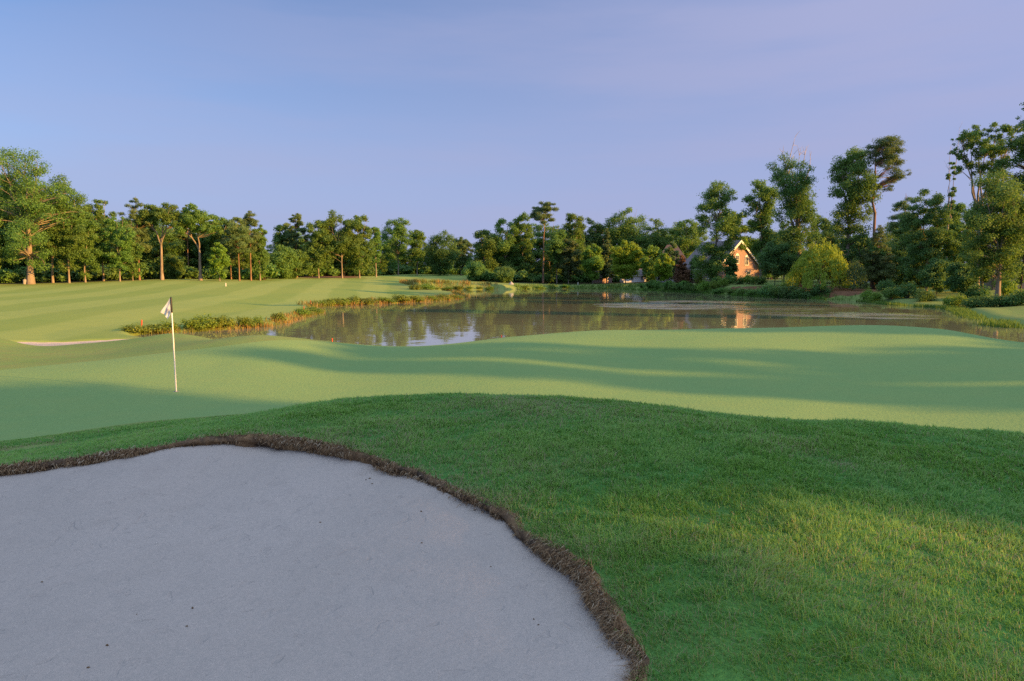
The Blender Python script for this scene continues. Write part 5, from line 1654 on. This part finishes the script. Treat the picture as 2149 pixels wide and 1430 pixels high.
for i, (x, y, h, w, lab) in enumerate([(283, 697, .55, 1.5, 'low yellow-green bush at the closed end of the inlet'), (330, 695, .6, 1.8, 'low spreading bush left of the flag among the inlet reeds'), (350, 695, .7, 1.3, 'yellow-green bush seen just left of the flag pole'),
                                  (405, 692, .9, 1.3, 'dark leafy bush right of the flag pole on the inlet bank'), (428, 690, 1.0, 1.6, 'big leafy bush in the middle of the inlet bank'), (452, 688, .95, 1.4, 'big leafy bush touching the middle one on the inlet bank'), (474, 686, .8, 1.3, 'upright bush with grassy tip on the inlet bank'),
                                  (515, 687, .95, 1.15, 'round green bush standing out against the orange reeds'), (541, 684, .75, 1.0, 'smaller round bush right of the round green one'), (585, 676, .95, 1.2, 'tall green tuft bush near the mouth of the inlet'), (632, 663, .8, 1.5, 'dark green bush around the red stake'), (655, 657, .7, 1.8, 'dark green bush at the tip of the first point')]):
    bank_bush(['bank_a', 'bank_b'][i % 2] if i < 10 else 'green_a', x, y, h * 1.15, w * 1.35, lab, GB1)
for i, x in enumerate([668, 690, 706, 720, 742, 768, 800, 812, 838, 866, 879, 905, 930, 955]):
    y = np.interp(x, [650, 690, 760, 850, 920, 962], [645, 641, 638, 633, 629.5, 626])
    bank_bush(['bank_a', 'bank_b'][i % 2], x, y, GRW.uniform(.8, 1.3), GRW.uniform(2.0, 3.6), 'small leafy bush among the orange reeds of the second point', 'leafy bushes on the second point')
for i, x in enumerate([872, 895, 915, 940, 962, 985, 1005, 1030, 1100, 1130, 1160, 1185]):
    bank_bush(['bank_b', 'green_a'][i % 2], x, np.interp(x, [870, 1060, 1200], [608, 607, 605]), GRW.uniform(.9, 1.5), GRW.uniform(2.5, 4.0), 'low leafy bush on the far shore of the pond', 'low bushes on the far shore')

# mounded ornamental grasses
def fountain_geo(rng, n=420):
    a = rng.uniform(0, 2 * pi, n)
    h = rng.uniform(.7, 1.1, n)
    ln = rng.uniform(.15, 1.0, n)
    r0 = rng.random(n) ** .5 * .12
    d = np.column_stack([np.cos(a), np.sin(a), 0 * a])
    s = np.column_stack([-np.sin(a), np.cos(a), 0 * a]) * .022
    b = d * r0[:, None]
    m = b + d * (ln * .35)[:, None] + np.array([0, 0, 1]) * (h * .75)[:, None]
    t = b + d * (ln * .72)[:, None] + np.array([0, 0, 1]) * (h * (1 - .3 * ln))[:, None]
    e = b + d * (ln * .98)[:, None] + np.array([0, 0, 1]) * (h * (1 - .75 * ln))[:, None]
    V = np.stack([b - s, b + s, m + s, m - s, t + s * .8, t - s * .8, e], 1).reshape(-1, 3)
    k = np.arange(n)[:, None] * 7
    return mesh_np('ornamental_grass', V, [k + np.array([[0, 1, 2, 3]]), k + np.array([[3, 2, 4, 5]]), k + np.array([[5, 4, 6]])], MAT['sedge'], tint=np.tile(rng.random(n) * .85, 3))
og = None
for x, y, h, w in [(1346, 607, 1.5, 1.6), (1362, 608, 1.9, 1.9), (1380, 609, 2.4, 2.3), (1398, 611, 2.2, 2.2), (1412, 612, 2.0, 2.2), (1426, 613, 2.3, 2.4), (1446, 614, 2.2, 2.4), (1462, 615, 1.9, 2.1), (1371, 606, 2.4, 2.2), (1405, 608, 2.3, 2.3), (1436, 609, 2.3, 2.3)]:
    p = hit(x, y - 1.5)
    if og is None:
        og = link('ornamental_grass', fountain_geo(np.random.default_rng(5)))
        o = og
    else:
        o = og.copy(); COL.objects.link(o)
    o.location, o.scale, o.rotation_euler = (p[0], p[1], p[2] - .05), (w, w, h), (0, 0, GRW.uniform(0, 6.28))
    tag(o, 'mounded ornamental grass by the water below the reddish conical tree', 'ornamental grass', 'mounded ornamental grasses at the waterline')

GRB = 'shrubs on the right bank'
for i, (pr, x, y, h, w, lab) in enumerate([
    ('green_a', 1480, 612, 3.0, 4.2, 'pale yellow-green shrub at the water right of the ornamental grasses'), ('green_a', 1498, 611, 2.6, 3.4, 'light green shrub next to the pale yellow-green one'), ('bank_a', 1467, 600, 2.6, 2.2, 'clipped tan topiary ball beside the reddish conical tree'),
    ('dark_b', 1512, 617, 1.6, 4.0, 'dark low shrub at the waterline below the brick house'), ('dark_b', 1536, 618, 1.5, 4.0, 'low shrub at the waterline under the brick gable'), ('dark_b', 1562, 620, 1.7, 4.5, 'spreading low shrub at the waterline right of the gable'), ('dark_b', 1590, 622, 1.9, 4.5, 'wider low shrub on the bank before the mulch bed'),
    ('dark_a', 1614, 623, 2.8, 4.5, 'tall dense shrub at the waterline left of the willow'), ('dark_b', 1636, 625, 2.9, 4.5, 'dense green shrub at the waterline almost under the willow'), ('dark_a', 1658, 626, 2.8, 4.5, 'dense shrub hanging over the water at the willow foot'), ('dark_a', 1684, 627, 2.2, 4.5, 'dark shrub in the willow shade at the waterline'),
    ('green_a', 1520, 600, 1.9, 3.0, 'bright shrub on the lawn in front of the brick house'), ('dark_b', 1548, 597, 2.2, 3.6, 'rounded shrub against the foot of the sunlit gable'), ('green_a', 1570, 596, 2.4, 3.2, 'light shrub growing up the sunlit gable wall'), ('dark_b', 1592, 597, 2.2, 4.0, 'dark rounded shrub at the right corner of the gable'), ('dark_a', 1530, 596, 2.4, 3.4, 'dark shrub under the left half of the gable'),
    ('dark_a', 1505, 597, 2.0, 3.2, 'dark hedge-like shrub beside the trunk of the tall ragged tree'),
    ('green_a', 1822, 633, 2.2, 3.0, 'bright green shrub on the water edge right of the weeping sapling'), ('green_a', 1838, 636, 1.8, 2.6, 'second bright green shrub by the water, lower than its neighbour'), ('dark_b', 1870, 628, 2.0, 3.2, 'rounded shrub on the shaded right lawn'), ('dark_a', 1905, 626, 2.6, 3.8, 'dark shrub under the pointed dark tree'),
    ('green_a', 1992, 645, 1.6, 2.4, 'leafy green shrub at the corner of the right lawn'), ('green_a', 2012, 645, 1.8, 2.6, 'tall leafy shrub between the corner shrub and the hedge'), ('dark_a', 2040, 646, 1.5, 2.6, 'dark clipped hedge shrub at the left end of the right hedge'), ('dark_a', 2070, 645, 1.6, 2.8, 'dark hedge shrub below the large leafy tree'),
    ('dark_a', 2100, 644, 1.6, 2.8, 'dark hedge shrub in the middle of the right hedge'), ('dark_a', 2130, 642, 1.7, 2.8, 'dark hedge shrub near the right edge'), ('dark_b', 2158, 640, 2.2, 3.0, 'leafy hedge shrub cut by the right edge'), ('green_a', 2105, 622, 3.4, 3.2, 'sunlit yellow-green shrub behind the large leafy tree trunk'), ('dark_a', 2050, 628, 2.4, 3.4, 'dark shrub in the shade left of the large leafy tree trunk'),
    ('dark_a', 1940, 632, 1.9, 3.4, 'dark low shrub beside the two thin trunks'), ('dark_a', 1722, 618, 2.2, 3.6, 'dark shrub behind the willow'), ('dark_a', 1860, 615, 2.4, 3.6, 'dark shrub behind the right lawn')]):
    bank_bush(pr, x, y, h, w, lab, GRB)

# ------------------------------------------------------------------ bits lying in the bunker
peb = None
for x, y, s in [(502, 972, .007), (404, 1277, .010), (672, 1097, .008), (884, 1074, .009), (768, 1008, .008), (776, 1005, .010), (781, 1016, .008), (885, 1140, .007), (1030, 1190, .006), (225, 1355, .009), (185, 1402, .008), (392, 1315, .007), (287, 1290, .005), (88, 1222, .007), (1120, 1300, .006), (1130, 1312, .006)]:
    p = at_height(x, y, .82)
    for _ in range(4): p = at_height(x, y, float(sand_height(p[None])[0]))
    if peb is None:
        A = Acc()
        g = np.random.default_rng(3)
        pts = []
        for i in range(5):
            th = pi * i / 4
            for j in range(7):
                ph = 2 * pi * j / 7
                pts.append(np.array([sin(th) * cos(ph), .7 * sin(th) * sin(ph), .6 * cos(th)]) * g.uniform(.8, 1.15))
        F = [(i * 7 + j, i * 7 + (j + 1) % 7, (i + 1) * 7 + (j + 1) % 7, (i + 1) * 7 + j) for i in range(4) for j in range(7)]
        A.add(pts, F)
        peb = A.build('soil_clod', MAT['lip'], smooth=True)
        o = peb
    else:
        o = peb.copy(); COL.objects.link(o)
    o.location, o.scale, o.rotation_euler = (p[0], p[1], p[2] + s * .25), (s, s * .9, s), (0, 0, GRW.uniform(0, 6.28))
    tag(o, 'small dark clod lying on the sand of the large bunker', 'clod', 'clods on the bunker sand')
